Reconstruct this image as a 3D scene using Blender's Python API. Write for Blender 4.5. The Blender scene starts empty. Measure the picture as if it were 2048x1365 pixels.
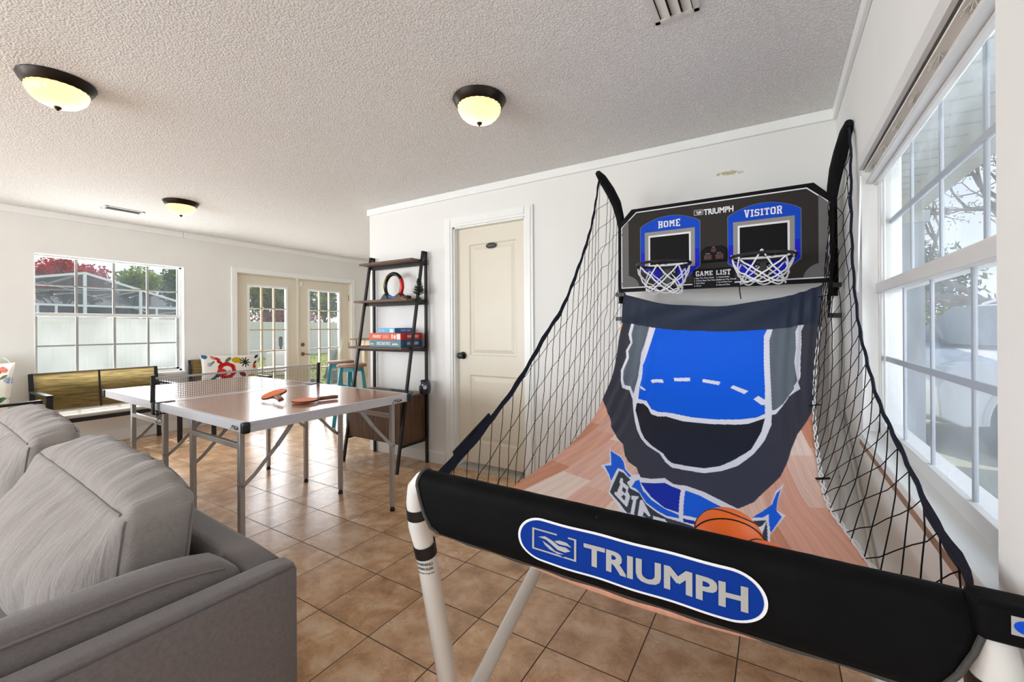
import bpy, bmesh, math, random
import numpy as np
from mathutils import Vector, Matrix, noise as mnoise
rnd = random.Random(7)
SC = bpy.context.scene
COL = SC.collection
PI = math.pi
R_ = math.radians


def lin(c):
    out = []
    for v in c[:3]:
        v = v / 255.0
        out.append(v / 12.92 if v <= 0.04045 else ((v + 0.055) / 1.055) ** 2.4)
    return tuple(out) + (1.0,)


# ---------------------------------------------------------------- materials
MATS = {}


def nodes(m):
    m.use_nodes = True
    nt = m.node_tree
    return nt, nt.nodes, nt.links, nt.nodes['Principled BSDF']


def mat(name, rgb, rough=0.5, metal=0.0, var=0.0, vscale=8.0, bump=0.0, bscale=60.0, spec=0.5, coat=0.0, stretch=None, rgb2=None, sheen=0.0):
    """plain surface with optional noise variation of colour and noise bump, all in object space"""
    if name in MATS:
        return MATS[name]
    m = bpy.data.materials.new(name)
    nt, N, L, b = nodes(m)
    c = lin(rgb)
    b.inputs['Base Color'].default_value = c
    b.inputs['Roughness'].default_value = rough
    b.inputs['Metallic'].default_value = metal
    b.inputs['Specular IOR Level'].default_value = spec
    b.inputs['Coat Weight'].default_value = coat
    b.inputs['Sheen Weight'].default_value = sheen
    if var or bump or rgb2:
        tc = N.new('ShaderNodeTexCoord')
        mp = N.new('ShaderNodeMapping')
        L.new(tc.outputs['Object'], mp.inputs['Vector'])
        if stretch:
            mp.inputs['Scale'].default_value = stretch
    if var or rgb2:
        nz = N.new('ShaderNodeTexNoise')
        nz.inputs['Scale'].default_value = vscale
        nz.inputs['Detail'].default_value = 5.0
        L.new(mp.outputs['Vector'], nz.inputs['Vector'])
        rp = N.new('ShaderNodeValToRGB')
        rp.color_ramp.elements[0].position = 0.32
        rp.color_ramp.elements[1].position = 0.68
        if rgb2:
            rp.color_ramp.elements[0].color = c
            rp.color_ramp.elements[1].color = lin(rgb2)
        else:
            rp.color_ramp.elements[0].color = tuple(max(0, v * (1 - var)) for v in c[:3]) + (1,)
            rp.color_ramp.elements[1].color = tuple(min(1, v * (1 + var)) for v in c[:3]) + (1,)
        L.new(nz.outputs['Fac'], rp.inputs['Fac'])
        L.new(rp.outputs['Color'], b.inputs['Base Color'])
    if bump:
        nb = N.new('ShaderNodeTexNoise')
        nb.inputs['Scale'].default_value = bscale
        nb.inputs['Detail'].default_value = 3.0
        L.new(mp.outputs['Vector'], nb.inputs['Vector'])
        bp = N.new('ShaderNodeBump')
        bp.inputs['Strength'].default_value = bump
        bp.inputs['Distance'].default_value = 0.01
        L.new(nb.outputs['Fac'], bp.inputs['Height'])
        L.new(bp.outputs['Normal'], b.inputs['Normal'])
    MATS[name] = m
    return m


def emit(name, rgb, strength):
    if name in MATS:
        return MATS[name]
    m = bpy.data.materials.new(name)
    nt, N, L, b = nodes(m)
    b.inputs['Base Color'].default_value = lin(rgb)
    b.inputs['Emission Color'].default_value = lin(rgb)
    b.inputs['Emission Strength'].default_value = strength
    MATS[name] = m
    return m


def attr_mat(name, rough=0.6, grain=0.0, spec=0.3, weave=0.0):
    """colour comes from the printed pattern stored on the mesh"""
    if name in MATS:
        return MATS[name]
    m = bpy.data.materials.new(name)
    nt, N, L, b = nodes(m)
    a = N.new('ShaderNodeVertexColor')
    a.layer_name = 'print'
    b.inputs['Roughness'].default_value = rough
    b.inputs['Specular IOR Level'].default_value = spec
    L.new(a.outputs['Color'], b.inputs['Base Color'])
    if weave:
        tc = N.new('ShaderNodeTexCoord')
        nb = N.new('ShaderNodeTexNoise')
        nb.inputs['Scale'].default_value = weave
        bp = N.new('ShaderNodeBump')
        bp.inputs['Strength'].default_value = 0.12
        bp.inputs['Distance'].default_value = 0.004
        L.new(tc.outputs['Object'], nb.inputs['Vector'])
        L.new(nb.outputs['Fac'], bp.inputs['Height'])
        L.new(bp.outputs['Normal'], b.inputs['Normal'])
    MATS[name] = m
    return m


def glass_mat(name, haze=0.05, haze_rgb=(215, 225, 235), gloss=0.06, nscale=2.0):
    """thin window pane: clear with a glossy skin and a dusty film that catches light"""
    if name in MATS:
        return MATS[name]
    m = bpy.data.materials.new(name)
    m.use_nodes = True
    nt = m.node_tree
    N, L = nt.nodes, nt.links
    N.clear()
    out = N.new('ShaderNodeOutputMaterial')
    tr = N.new('ShaderNodeBsdfTransparent')
    gl = N.new('ShaderNodeBsdfGlossy')
    gl.inputs['Roughness'].default_value = 0.02
    df = N.new('ShaderNodeBsdfDiffuse')
    df.inputs['Color'].default_value = lin(haze_rgb)
    tl = N.new('ShaderNodeBsdfTranslucent')
    tl.inputs['Color'].default_value = lin(haze_rgb)
    ad = N.new('ShaderNodeMixShader')
    ad.inputs[0].default_value = 0.5
    L.new(df.outputs[0], ad.inputs[1])
    L.new(tl.outputs[0], ad.inputs[2])
    m1 = N.new('ShaderNodeMixShader')
    m1.inputs[0].default_value = gloss
    L.new(tr.outputs[0], m1.inputs[1])
    L.new(gl.outputs[0], m1.inputs[2])
    m2 = N.new('ShaderNodeMixShader')
    tc = N.new('ShaderNodeTexCoord')
    nz = N.new('ShaderNodeTexNoise')
    nz.inputs['Scale'].default_value = nscale
    nz.inputs['Detail'].default_value = 6
    rp = N.new('ShaderNodeMapRange')
    rp.inputs['From Min'].default_value = 0.3
    rp.inputs['From Max'].default_value = 0.75
    rp.inputs['To Min'].default_value = haze * 0.45
    rp.inputs['To Max'].default_value = haze * 1.6
    L.new(tc.outputs['Object'], nz.inputs['Vector'])
    L.new(nz.outputs['Fac'], rp.inputs['Value'])
    L.new(rp.outputs[0], m2.inputs[0])
    L.new(m1.outputs[0], m2.inputs[1])
    L.new(ad.outputs[0], m2.inputs[2])
    L.new(m2.outputs[0], out.inputs['Surface'])
    MATS[name] = m
    return m


def translucent_mat(name, rgb, t=0.5, rgb_t=None, alpha=1.0, wave=None):
    if name in MATS:
        return MATS[name]
    m = bpy.data.materials.new(name)
    m.use_nodes = True
    nt = m.node_tree
    N, L = nt.nodes, nt.links
    N.clear()
    out = N.new('ShaderNodeOutputMaterial')
    df = N.new('ShaderNodeBsdfDiffuse')
    tl = N.new('ShaderNodeBsdfTranslucent')
    mx = N.new('ShaderNodeMixShader')
    mx.inputs[0].default_value = t
    df.inputs['Color'].default_value = lin(rgb)
    tl.inputs['Color'].default_value = lin(rgb_t or rgb)
    if wave:
        tc = N.new('ShaderNodeTexCoord')
        nz = N.new('ShaderNodeTexNoise')
        mp = N.new('ShaderNodeMapping')
        mp.inputs['Scale'].default_value = wave
        nz.inputs['Scale'].default_value = 1.0
        rp = N.new('ShaderNodeValToRGB')
        rp.color_ramp.elements[0].position = 0.35
        rp.color_ramp.elements[1].position = 0.65
        rp.color_ramp.elements[0].color = tuple(v * 0.6 for v in lin(rgb)[:3]) + (1,)
        rp.color_ramp.elements[1].color = tuple(min(1, v * 1.3) for v in lin(rgb)[:3]) + (1,)
        L.new(tc.outputs['Object'], mp.inputs['Vector'])
        L.new(mp.outputs[0], nz.inputs['Vector'])
        L.new(nz.outputs['Fac'], rp.inputs['Fac'])
        L.new(rp.outputs[0], df.inputs['Color'])
        L.new(rp.outputs[0], tl.inputs['Color'])
    L.new(df.outputs[0], mx.inputs[1])
    L.new(tl.outputs[0], mx.inputs[2])
    last = mx
    if alpha < 1:
        tr = N.new('ShaderNodeBsdfTransparent')
        m2 = N.new('ShaderNodeMixShader')
        m2.inputs[0].default_value = alpha
        L.new(tr.outputs[0], m2.inputs[1])
        L.new(mx.outputs[0], m2.inputs[2])
        last = m2
    L.new(last.outputs[0], out.inputs['Surface'])
    MATS[name] = m
    return m


# ---------------------------------------------------------------- mesh building
class MB:
    def __init__(s):
        s.v = []
        s.f = []
        s.m = []
        s.mi = 0

    def add(s, vs, fs):
        o = len(s.v)
        s.v.extend([tuple(float(c) for c in p) for p in vs])
        for f in fs:
            s.f.append(tuple(i + o for i in f))
            s.m.append(s.mi)
        return s

    def box(s, x0, x1, y0, y1, z0, z1):
        vs = [(x, y, z) for z in (z0, z1) for y in (y0, y1) for x in (x0, x1)]
        return s.add(vs, [(0, 2, 3, 1), (4, 5, 7, 6), (0, 1, 5, 4), (2, 6, 7, 3), (0, 4, 6, 2), (1, 3, 7, 5)])

    def bar(s, p0, p1, w, h, up=(0, 0, 1)):
        """rectangular bar from p0 to p1"""
        a, b = Vector(p0), Vector(p1)
        d = (b - a).normalized()
        u = Vector(up)
        if abs(d.dot(u)) > 0.98:
            u = Vector((1, 0, 0))
        x = d.cross(u).normalized()
        y = x.cross(d).normalized()
        vs = []
        for q in (a, b):
            for i, j in ((-1, -1), (1, -1), (1, 1), (-1, 1)):
                vs.append(q + x * (i * w / 2) + y * (j * h / 2))
        return s.add(vs, [(0, 1, 2, 3)[::-1], (4, 5, 6, 7), (0, 1, 5, 4), (1, 2, 6, 5), (2, 3, 7, 6), (3, 0, 4, 7)])

    def tube(s, path, r, n=10, closed=False, caps=True, rr=None):
        P = [Vector(p) for p in path]
        k = len(P)
        tang = []
        for i in range(k):
            if closed:
                t = P[(i + 1) % k] - P[i - 1]
            else:
                t = P[min(i + 1, k - 1)] - P[max(i - 1, 0)]
            tang.append(t.normalized() if t.length > 1e-9 else Vector((0, 0, 1)))
        ref = Vector((0, 0, 1)) if abs(tang[0].z) < 0.9 else Vector((1, 0, 0))
        x = tang[0].cross(ref).normalized()
        vs = []
        for i in range(k):
            t = tang[i]
            x = (x - t * x.dot(t))
            x = x.normalized() if x.length > 1e-6 else t.orthogonal().normalized()
            y = t.cross(x)
            ri = rr[i] if rr else r
            for j in range(n):
                a = 2 * PI * j / n
                vs.append(P[i] + x * (math.cos(a) * ri) + y * (math.sin(a) * ri))
        fs = []
        for i in range(k if closed else k - 1):
            i2 = (i + 1) % k
            for j in range(n):
                j2 = (j + 1) % n
                fs.append((i * n + j, i * n + j2, i2 * n + j2, i2 * n + j))
        if caps and not closed:
            fs.append(tuple(range(n))[::-1])
            fs.append(tuple((k - 1) * n + j for j in range(n)))
        return s.add(vs, fs)

    def lathe(s, prof, c=(0, 0, 0), n=32, axis='z', capped=True):
        vs, fs = [], []
        k = len(prof)
        for r, h in prof:
            for j in range(n):
                a = 2 * PI * j / n
                p = (math.cos(a) * r, math.sin(a) * r, h)
                if axis == 'y':
                    p = (p[0], p[2], p[1])
                elif axis == 'x':
                    p = (p[2], p[0], p[1])
                vs.append((p[0] + c[0], p[1] + c[1], p[2] + c[2]))
        for i in range(k - 1):
            for j in range(n):
                j2 = (j + 1) % n
                fs.append((i * n + j, i * n + j2, (i + 1) * n + j2, (i + 1) * n + j))
        if capped:
            fs.append(tuple(range(n))[::-1])
            fs.append(tuple((k - 1) * n + j for j in range(n)))
        return s.add(vs, fs)

    def sphere(s, c, r, n=16, sc=(1, 1, 1)):
        vs, fs = [], []
        m = max(4, n // 2)
        for i in range(m + 1):
            th = PI * i / m
            for j in range(n):
                a = 2 * PI * j / n
                vs.append((c[0] + r * sc[0] * math.sin(th) * math.cos(a), c[1] + r * sc[1] * math.sin(th) * math.sin(a), c[2] + r * sc[2] * math.cos(th)))
        for i in range(m):
            for j in range(n):
                j2 = (j + 1) % n
                fs.append((i * n + j, (i + 1) * n + j, (i + 1) * n + j2, i * n + j2))
        return s.add(vs, fs)

    def prism(s, poly, o, ux, uy, depth):
        """polygon (2-D, counter-clockwise) in the frame o,ux,uy, given thickness towards ux x uy"""
        o, ux, uy = Vector(o), Vector(ux), Vector(uy)
        n = ux.cross(uy).normalized() * depth
        k = len(poly)
        a = [o + ux * p[0] + uy * p[1] for p in poly]
        vs = a + [p + n for p in a]
        fs = [tuple(range(k))[::-1], tuple(range(k, 2 * k))]
        for i in range(k):
            j = (i + 1) % k
            fs.append((i, j, k + j, k + i))
        return s.add(vs, fs)

    def sheet(s, grid):
        nv, nu = len(grid), len(grid[0])
        vs = [p for row in grid for p in row]
        fs = [(j * nu + i, j * nu + i + 1, (j + 1) * nu + i + 1, (j + 1) * nu + i) for j in range(nv - 1) for i in range(nu - 1)]
        return s.add(vs, fs)

    def rbox(s, c, h, r, n=10, puff=(0, 0, 0), fn=None):
        """rounded box, half sizes h, corner radius r, faces puffed outwards; fn moves each point"""
        hx, hy, hz = h
        o = len(s.v)
        vs, fs = [], []
        idx = {}

        def pt(i, j, k):
            key = (i, j, k)
            if key in idx:
                return idx[key]
            p = [2 * i / n - 1, 2 * j / n - 1, 2 * k / n - 1]
            q = [p[a] * h[a] for a in range(3)]
            inn = [max(-(h[a] - r), min(h[a] - r, q[a])) for a in range(3)]
            d = Vector([q[a] - inn[a] for a in range(3)])
            if d.length > 1e-9:
                mx = max(abs(x) for x in d)
                d = d.normalized() * mx
            res = Vector(inn) + d
            for a in range(3):
                if abs(p[a]) > 0.999:
                    b1, b2 = [x for x in range(3) if x != a]
                    res[a] += math.copysign(puff[a] * (1 - p[b1] ** 2) * (1 - p[b2] ** 2), p[a])
            if fn:
                res = Vector(fn(res, p))
            idx[key] = len(vs)
            vs.append((res[0] + c[0], res[1] + c[1], res[2] + c[2]))
            return idx[key]
        for a in range(n):
            for b in range(n):
                fs.append((pt(a, b, 0), pt(a, b + 1, 0), pt(a + 1, b + 1, 0), pt(a + 1, b, 0)))
                fs.append((pt(a, b, n), pt(a + 1, b, n), pt(a + 1, b + 1, n), pt(a, b + 1, n)))
                fs.append((pt(a, 0, b), pt(a + 1, 0, b), pt(a + 1, 0, b + 1), pt(a, 0, b + 1)))
                fs.append((pt(a, n, b), pt(a, n, b + 1), pt(a + 1, n, b + 1), pt(a + 1, n, b)))
                fs.append((pt(0, a, b), pt(0, a, b + 1), pt(0, a + 1, b + 1), pt(0, a + 1, b)))
                fs.append((pt(n, a, b), pt(n, a + 1, b), pt(n, a + 1, b + 1), pt(n, a, b + 1)))
        s.grid_index = (idx, o)
        return s.add(vs, fs)

    def xf(s, M, start=0):
        for i in range(start, len(s.v)):
            s.v[i] = tuple(M @ Vector(s.v[i]))
        return s


def build(name, mb, mats, parent=None, smooth=32, bevel=0.0, world=True):
    """one mesh object; with world=True the points are in room coordinates and the parent is an unrotated Empty"""
    me = bpy.data.meshes.new(name)
    off = Vector((0, 0, 0))
    if parent is not None and world:
        q = parent
        while q is not None:
            off += q.location
            q = q.parent
    V = [(p[0] - off.x, p[1] - off.y, p[2] - off.z) for p in mb.v]
    me.from_pydata(V, [], mb.f)
    if not isinstance(mats, (list, tuple)):
        mats = [mats]
    for m in mats:
        me.materials.append(m)
    if len(mats) > 1:
        me.polygons.foreach_set('material_index', mb.m)
    me.update()
    if smooth:
        me.polygons.foreach_set('use_smooth', [True] * len(me.polygons))
        me.set_sharp_from_angle(angle=R_(smooth))
    o = bpy.data.objects.new(name, me)
    COL.objects.link(o)
    if parent is not None:
        o.parent = parent
    if bevel:
        b = o.modifiers.new('edge', 'BEVEL')
        b.width = bevel
        b.segments = 2
        b.limit_method = 'ANGLE'
        b.angle_limit = R_(40)
    return o


def thing(name, label, cat, loc=(0, 0, 0), rot=0.0, group=None):
    o = bpy.data.objects.new(name, None)
    COL.objects.link(o)
    o.empty_display_size = 0.1
    o.location = loc
    o.rotation_euler = (0, 0, rot)
    o['label'] = label
    o['category'] = cat
    if group:
        o['group'] = group
    return o


def tag(o, label, cat, group=None, kind=None):
    o['label'] = label
    o['category'] = cat
    if group:
        o['group'] = group
    if kind:
        o['kind'] = kind
    return o


def struct(name, mb, mats, parent=None, label=None, **k):
    o = build(name, mb, mats, parent, **k)
    if parent is None:
        o['kind'] = 'structure'
        if label:
            o['label'] = label
            o['category'] = name.split('_')[0]
    return o


def struct_root(name, loc, label=None):
    o = bpy.data.objects.new(name, None)
    COL.objects.link(o)
    o.location = loc
    o['kind'] = 'structure'
    if label:
        o['label'] = label
        o['category'] = name.split('_')[0]
    return o


def copy_tree(o, parent=None):
    c = o.copy()
    COL.objects.link(c)
    if parent is not None:
        c.parent = parent
    for ch in list(o.children):
        copy_tree(ch, c)
    return c


# ---------------------------------------------------------------- lettering
def font_polys(body, bold=0.0, res=3):
    cu = bpy.data.curves.new('lettering', 'FONT')
    cu.body = body
    cu.size = 1.0
    cu.resolution_u = res
    cu.offset = bold
    ob = bpy.data.objects.new('lettering', cu)
    COL.objects.link(ob)
    dg = bpy.context.evaluated_depsgraph_get()
    me = bpy.data.meshes.new_from_object(ob.evaluated_get(dg))
    vs = [(v.co.x, v.co.y) for v in me.vertices]
    fs = [tuple(p.vertices) for p in me.polygons]
    bpy.data.objects.remove(ob)
    bpy.data.curves.remove(cu)
    bpy.data.meshes.remove(me)
    return vs, fs


def letter_sheet(mb, body, fn, w=None, h=None, bold=0.0, x0=0.0, y0=0.0, shear=0.0):
    """flat lettering scaled into w x h at (x0,y0); fn maps 2-D to 3-D"""
    vs, fs = font_polys(body, 0.0)
    if not vs:
        return
    xs = [p[0] for p in vs]
    ys = [p[1] for p in vs]
    ax, bx, ay, by = min(xs), max(xs), min(ys), max(ys)
    sx = (w / (bx - ax)) if w else None
    sy = (h / (by - ay)) if h else None
    sx = sx or sy
    sy = sy or sx
    # heavier strokes: the same letters laid down again a hair to each side
    e = 1e-3
    o = Vector(fn(x0, y0))
    nrm = (Vector(fn(x0 + e, y0)) - o).cross(Vector(fn(x0, y0 + e)) - o).normalized()
    for k, (dx, dy) in enumerate(((0, 0),) if not bold else ((-1, -1), (1, -1), (1, 1), (-1, 1))):
        mb.add([Vector(fn(x0 + (x - ax + dx * bold) * sx + shear * (y - ay) * sy, y0 + (y - ay + dy * bold) * sy)) + nrm * (k * 1.2e-4) for x, y in vs], fs)


SLAB = {
    'H': (5, [(.4, 0, 1.8, 7), (3.2, 0, 4.6, 7), (1, 2.9, 4, 4.1), (0, 0, 2.2, 1), (2.8, 0, 5, 1), (0, 6, 2.2, 7), (2.8, 6, 5, 7)], []),
    'O': (5, [(0, 1, 1.5, 6), (3.5, 1, 5, 6), (1, 0, 4, 1.2), (1, 5.8, 4, 7)], [[(0, 1), (1, 0), (1.8, 1.2), (1.5, 1.5)], [(4, 0), (5, 1), (3.5, 1.5), (3.2, 1.2)], [(5, 6), (4, 7), (3.2, 5.8), (3.5, 5.5)], [(1, 7), (0, 6), (1.5, 5.5), (1.8, 5.8)]]),
    'M': (6, [(.4, 0, 1.7, 7), (4.3, 0, 5.6, 7), (0, 0, 2.1, 1), (3.9, 0, 6, 1), (0, 6, 1.5, 7), (4.5, 6, 6, 7)], [[(1, 7), (2.6, 2.6), (3, 2.6), (3, 4.8), (2.2, 7)], [(5, 7), (3.8, 7), (3, 4.8), (3, 2.6), (3.4, 2.6)]]),
    'E': (4.6, [(.4, 0, 1.8, 7), (0, 0, 4.6, 1.1), (0, 5.9, 4.6, 7), (1, 3, 3.4, 4.1), (3.7, 0, 4.6, 2), (3.7, 5, 4.6, 7)], []),
    'V': (5.5, [(0, 6, 2.3, 7), (3.2, 6, 5.5, 7)], [[(.3, 7), (2, 0), (2.75, 0), (2.75, 2.6), (1.9, 7)], [(5.2, 7), (3.6, 7), (2.75, 2.6), (2.75, 0), (3.5, 0)]]),
    'I': (3, [(.8, 0, 2.2, 7), (0, 0, 3, 1), (0, 6, 3, 7)], []),
    'S': (4.7, [(0, 3.6, 1.5, 6.2), (3.2, .8, 4.7, 3.4), (.6, 5.9, 4.1, 7), (.6, 2.9, 4.1, 4.1), (.6, 0, 4.1, 1.1), (0, 0, .9, 2), (3.8, 5, 4.7, 7)], []),
    'T': (4.8, [(1.7, 0, 3.1, 7), (0, 5.9, 4.8, 7), (1, 0, 3.8, 1), (0, 4.9, .9, 7), (3.9, 4.9, 4.8, 7)], []),
    'R': (5.2, [(.4, 0, 1.8, 7), (0, 0, 2.3, 1), (0, 6, 3.8, 7), (3.4, 3.6, 4.8, 6.4), (1, 2.9, 4, 4)], [[(2.4, 3.2), (3.6, 0), (5.2, 0), (3.9, 3.2)]]),
    'G': (4.8, [(0, 1, 1.5, 6), (.8, 5.8, 4, 7), (.8, 0, 4.3, 1.2), (3.4, 0, 4.8, 3.4), (2.5, 2.5, 4.8, 3.4), (3.8, 5, 4.7, 7)], []),
    'A': (5.6, [(1.4, 1.8, 4.2, 2.8), (0, 0, 2, 1), (3.6, 0, 5.6, 1)], [[(2, 7), (.2, 0), (1.7, 0), (2.8, 5), (2.8, 7)], [(3.6, 7), (2.8, 7), (2.8, 5), (3.9, 0), (5.4, 0)]]),
    'L': (4.4, [(.4, 0, 1.8, 7), (0, 0, 4.4, 1.1), (0, 6, 2.3, 7), (3.5, 0, 4.4, 2.2)], []),
    ' ': (3, [], []),
}


def slab_sheet(mb, body, fn, x0, y0, w, h, arch=0.0):
    tot = sum(SLAB[c][0] for c in body) + 0.9 * (len(body) - 1)
    s = w / tot
    t = h / 7
    x = 0.0

    e = 1e-3
    o = Vector(fn(x0, y0))
    nrm = (Vector(fn(x0 + e, y0)) - o).cross(Vector(fn(x0, y0 + e)) - o).normalized()
    lay = [0]

    def P(px, py):
        u = px / tot
        k = 1 + arch * (2 * u - 1) ** 2          # letters grow towards the ends
        return Vector(fn(x0 + px * s, y0 + h / 2 + (py - 3.5) * t * k)) + nrm * (lay[0] * 5e-5)
    for c in body:
        wd, rects, polys = SLAB[c]
        lay[0] = 0
        for a, b, c2, d in rects:
            lay[0] += 1
            mb.add([P(x + a, b), P(x + c2, b), P(x + c2, d), P(x + a, d)], [(0, 1, 2, 3)])
        for pl in polys:
            lay[0] += 1
            mb.add([P(x + a, b) for a, b in pl], [tuple(range(len(pl)))])
        x += wd + 0.9


def in_poly(U, V, poly):
    ins = np.zeros(U.shape, bool)
    k = len(poly)
    for i in range(k):
        x1, y1 = poly[i]
        x2, y2 = poly[(i + 1) % k]
        if y1 == y2:
            continue
        c = ((y1 > V) != (y2 > V)) & (U < (x2 - x1) * (V - y1) / (y2 - y1) + x1)
        ins ^= c
    return ins


def set_print(o, cols):
    me = o.data
    a = me.color_attributes.new('print', 'FLOAT_COLOR', 'POINT')
    a.data.foreach_set('color', np.asarray(cols, np.float32).ravel())


def set_prop(o, **k):
    for a, b in k.items():
        o[a] = b
    return o
# ================================================================ camera
YAW, ROLL = 0.5492, -0.0062
cam_d = bpy.data.cameras.new('camera')
cam = bpy.data.objects.new('camera', cam_d)
COL.objects.link(cam)
Fv = Vector((-math.sin(YAW), math.cos(YAW), 0))
Rv0 = Vector((math.cos(YAW), math.sin(YAW), 0))
Uv0 = Vector((0, 0, 1))
Rv = Rv0 * math.cos(ROLL) + Uv0 * math.sin(ROLL)
Uv = -Rv0 * math.sin(ROLL) + Uv0 * math.cos(ROLL)
Mc = Matrix((Rv, Uv, -Fv)).transposed().to_4x4()
Mc.translation = Vector((0, 0, 1.25))
cam.matrix_world = Mc
cam_d.sensor_fit = 'HORIZONTAL'
cam_d.sensor_width = 36.0
cam_d.lens = 856.92 / 2048 * 36
cam_d.shift_y = -27.55 / 2048
cam_d.clip_start = 0.05
cam_d.clip_end = 300
SC.camera = cam

# ================================================================ room
XL, XR, YD, XC, H = -6.324, 0.3026, 3.007, -3.554, 2.468
YR, YF, T = -3.4, 6.3, 0.12        # rear wall, far wall of the side room, wall thickness

m_wall = mat('white wall paint', (230, 230, 227), 0.6, var=0.02, vscale=3, bump=0.03, bscale=180)
m_trim = mat('white trim paint', (238, 240, 238), 0.35, var=0.015, vscale=6)
m_cream = mat('cream door paint', (222, 216, 200), 0.38, var=0.012, vscale=5)
m_alu = mat('white aluminium frame', (214, 214, 212), 0.35)
m_alu_grey = mat('grey aluminium muntin', (150, 150, 148), 0.4)
m_brass = mat('aged brass', (120, 98, 62), 0.35, metal=0.9)
m_black = mat('black plastic', (18, 18, 20), 0.4)
m_dkmetal = mat('black steel', (26, 25, 25), 0.42, metal=0.3)
m_chrome = mat('steel hardware', (170, 172, 175), 0.28, metal=0.9)


def ceiling_mat():
    m = bpy.data.materials.new('popcorn ceiling')
    nt, N, L, b = nodes(m)
    b.inputs['Roughness'].default_value = 0.9
    b.inputs['Specular IOR Level'].default_value = 0.15
    tc = N.new('ShaderNodeTexCoord')
    v = N.new('ShaderNodeTexVoronoi')
    v.inputs['Scale'].default_value = 105
    n = N.new('ShaderNodeTexNoise')
    n.inputs['Scale'].default_value = 170
    n.inputs['Detail'].default_value = 4
    ad = N.new('ShaderNodeMath')
    ad.operation = 'ADD'
    L.new(tc.outputs['Object'], v.inputs['Vector'])
    L.new(tc.outputs['Object'], n.inputs['Vector'])
    iv = N.new('ShaderNodeMath')
    iv.operation = 'MULTIPLY'
    iv.inputs[1].default_value = -0.9
    L.new(v.outputs['Distance'], iv.inputs[0])
    L.new(iv.outputs[0], ad.inputs[0])
    L.new(n.outputs['Fac'], ad.inputs[1])
    bp = N.new('ShaderNodeBump')
    bp.inputs['Strength'].default_value = 0.5
    bp.inputs['Distance'].default_value = 0.010
    L.new(ad.outputs[0], bp.inputs['Height'])
    L.new(bp.outputs['Normal'], b.inputs['Normal'])
    rp = N.new('ShaderNodeValToRGB')
    rp.color_ramp.elements[0].position = 0.0
    rp.color_ramp.elements[1].position = 0.55
    rp.color_ramp.elements[0].color = lin((222, 221, 219))
    rp.color_ramp.elements[1].color = lin((248, 251, 250))
    L.new(ad.outputs[0], rp.inputs['Fac'])
    L.new(rp.outputs[0], b.inputs['Base Color'])
    return m


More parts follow.
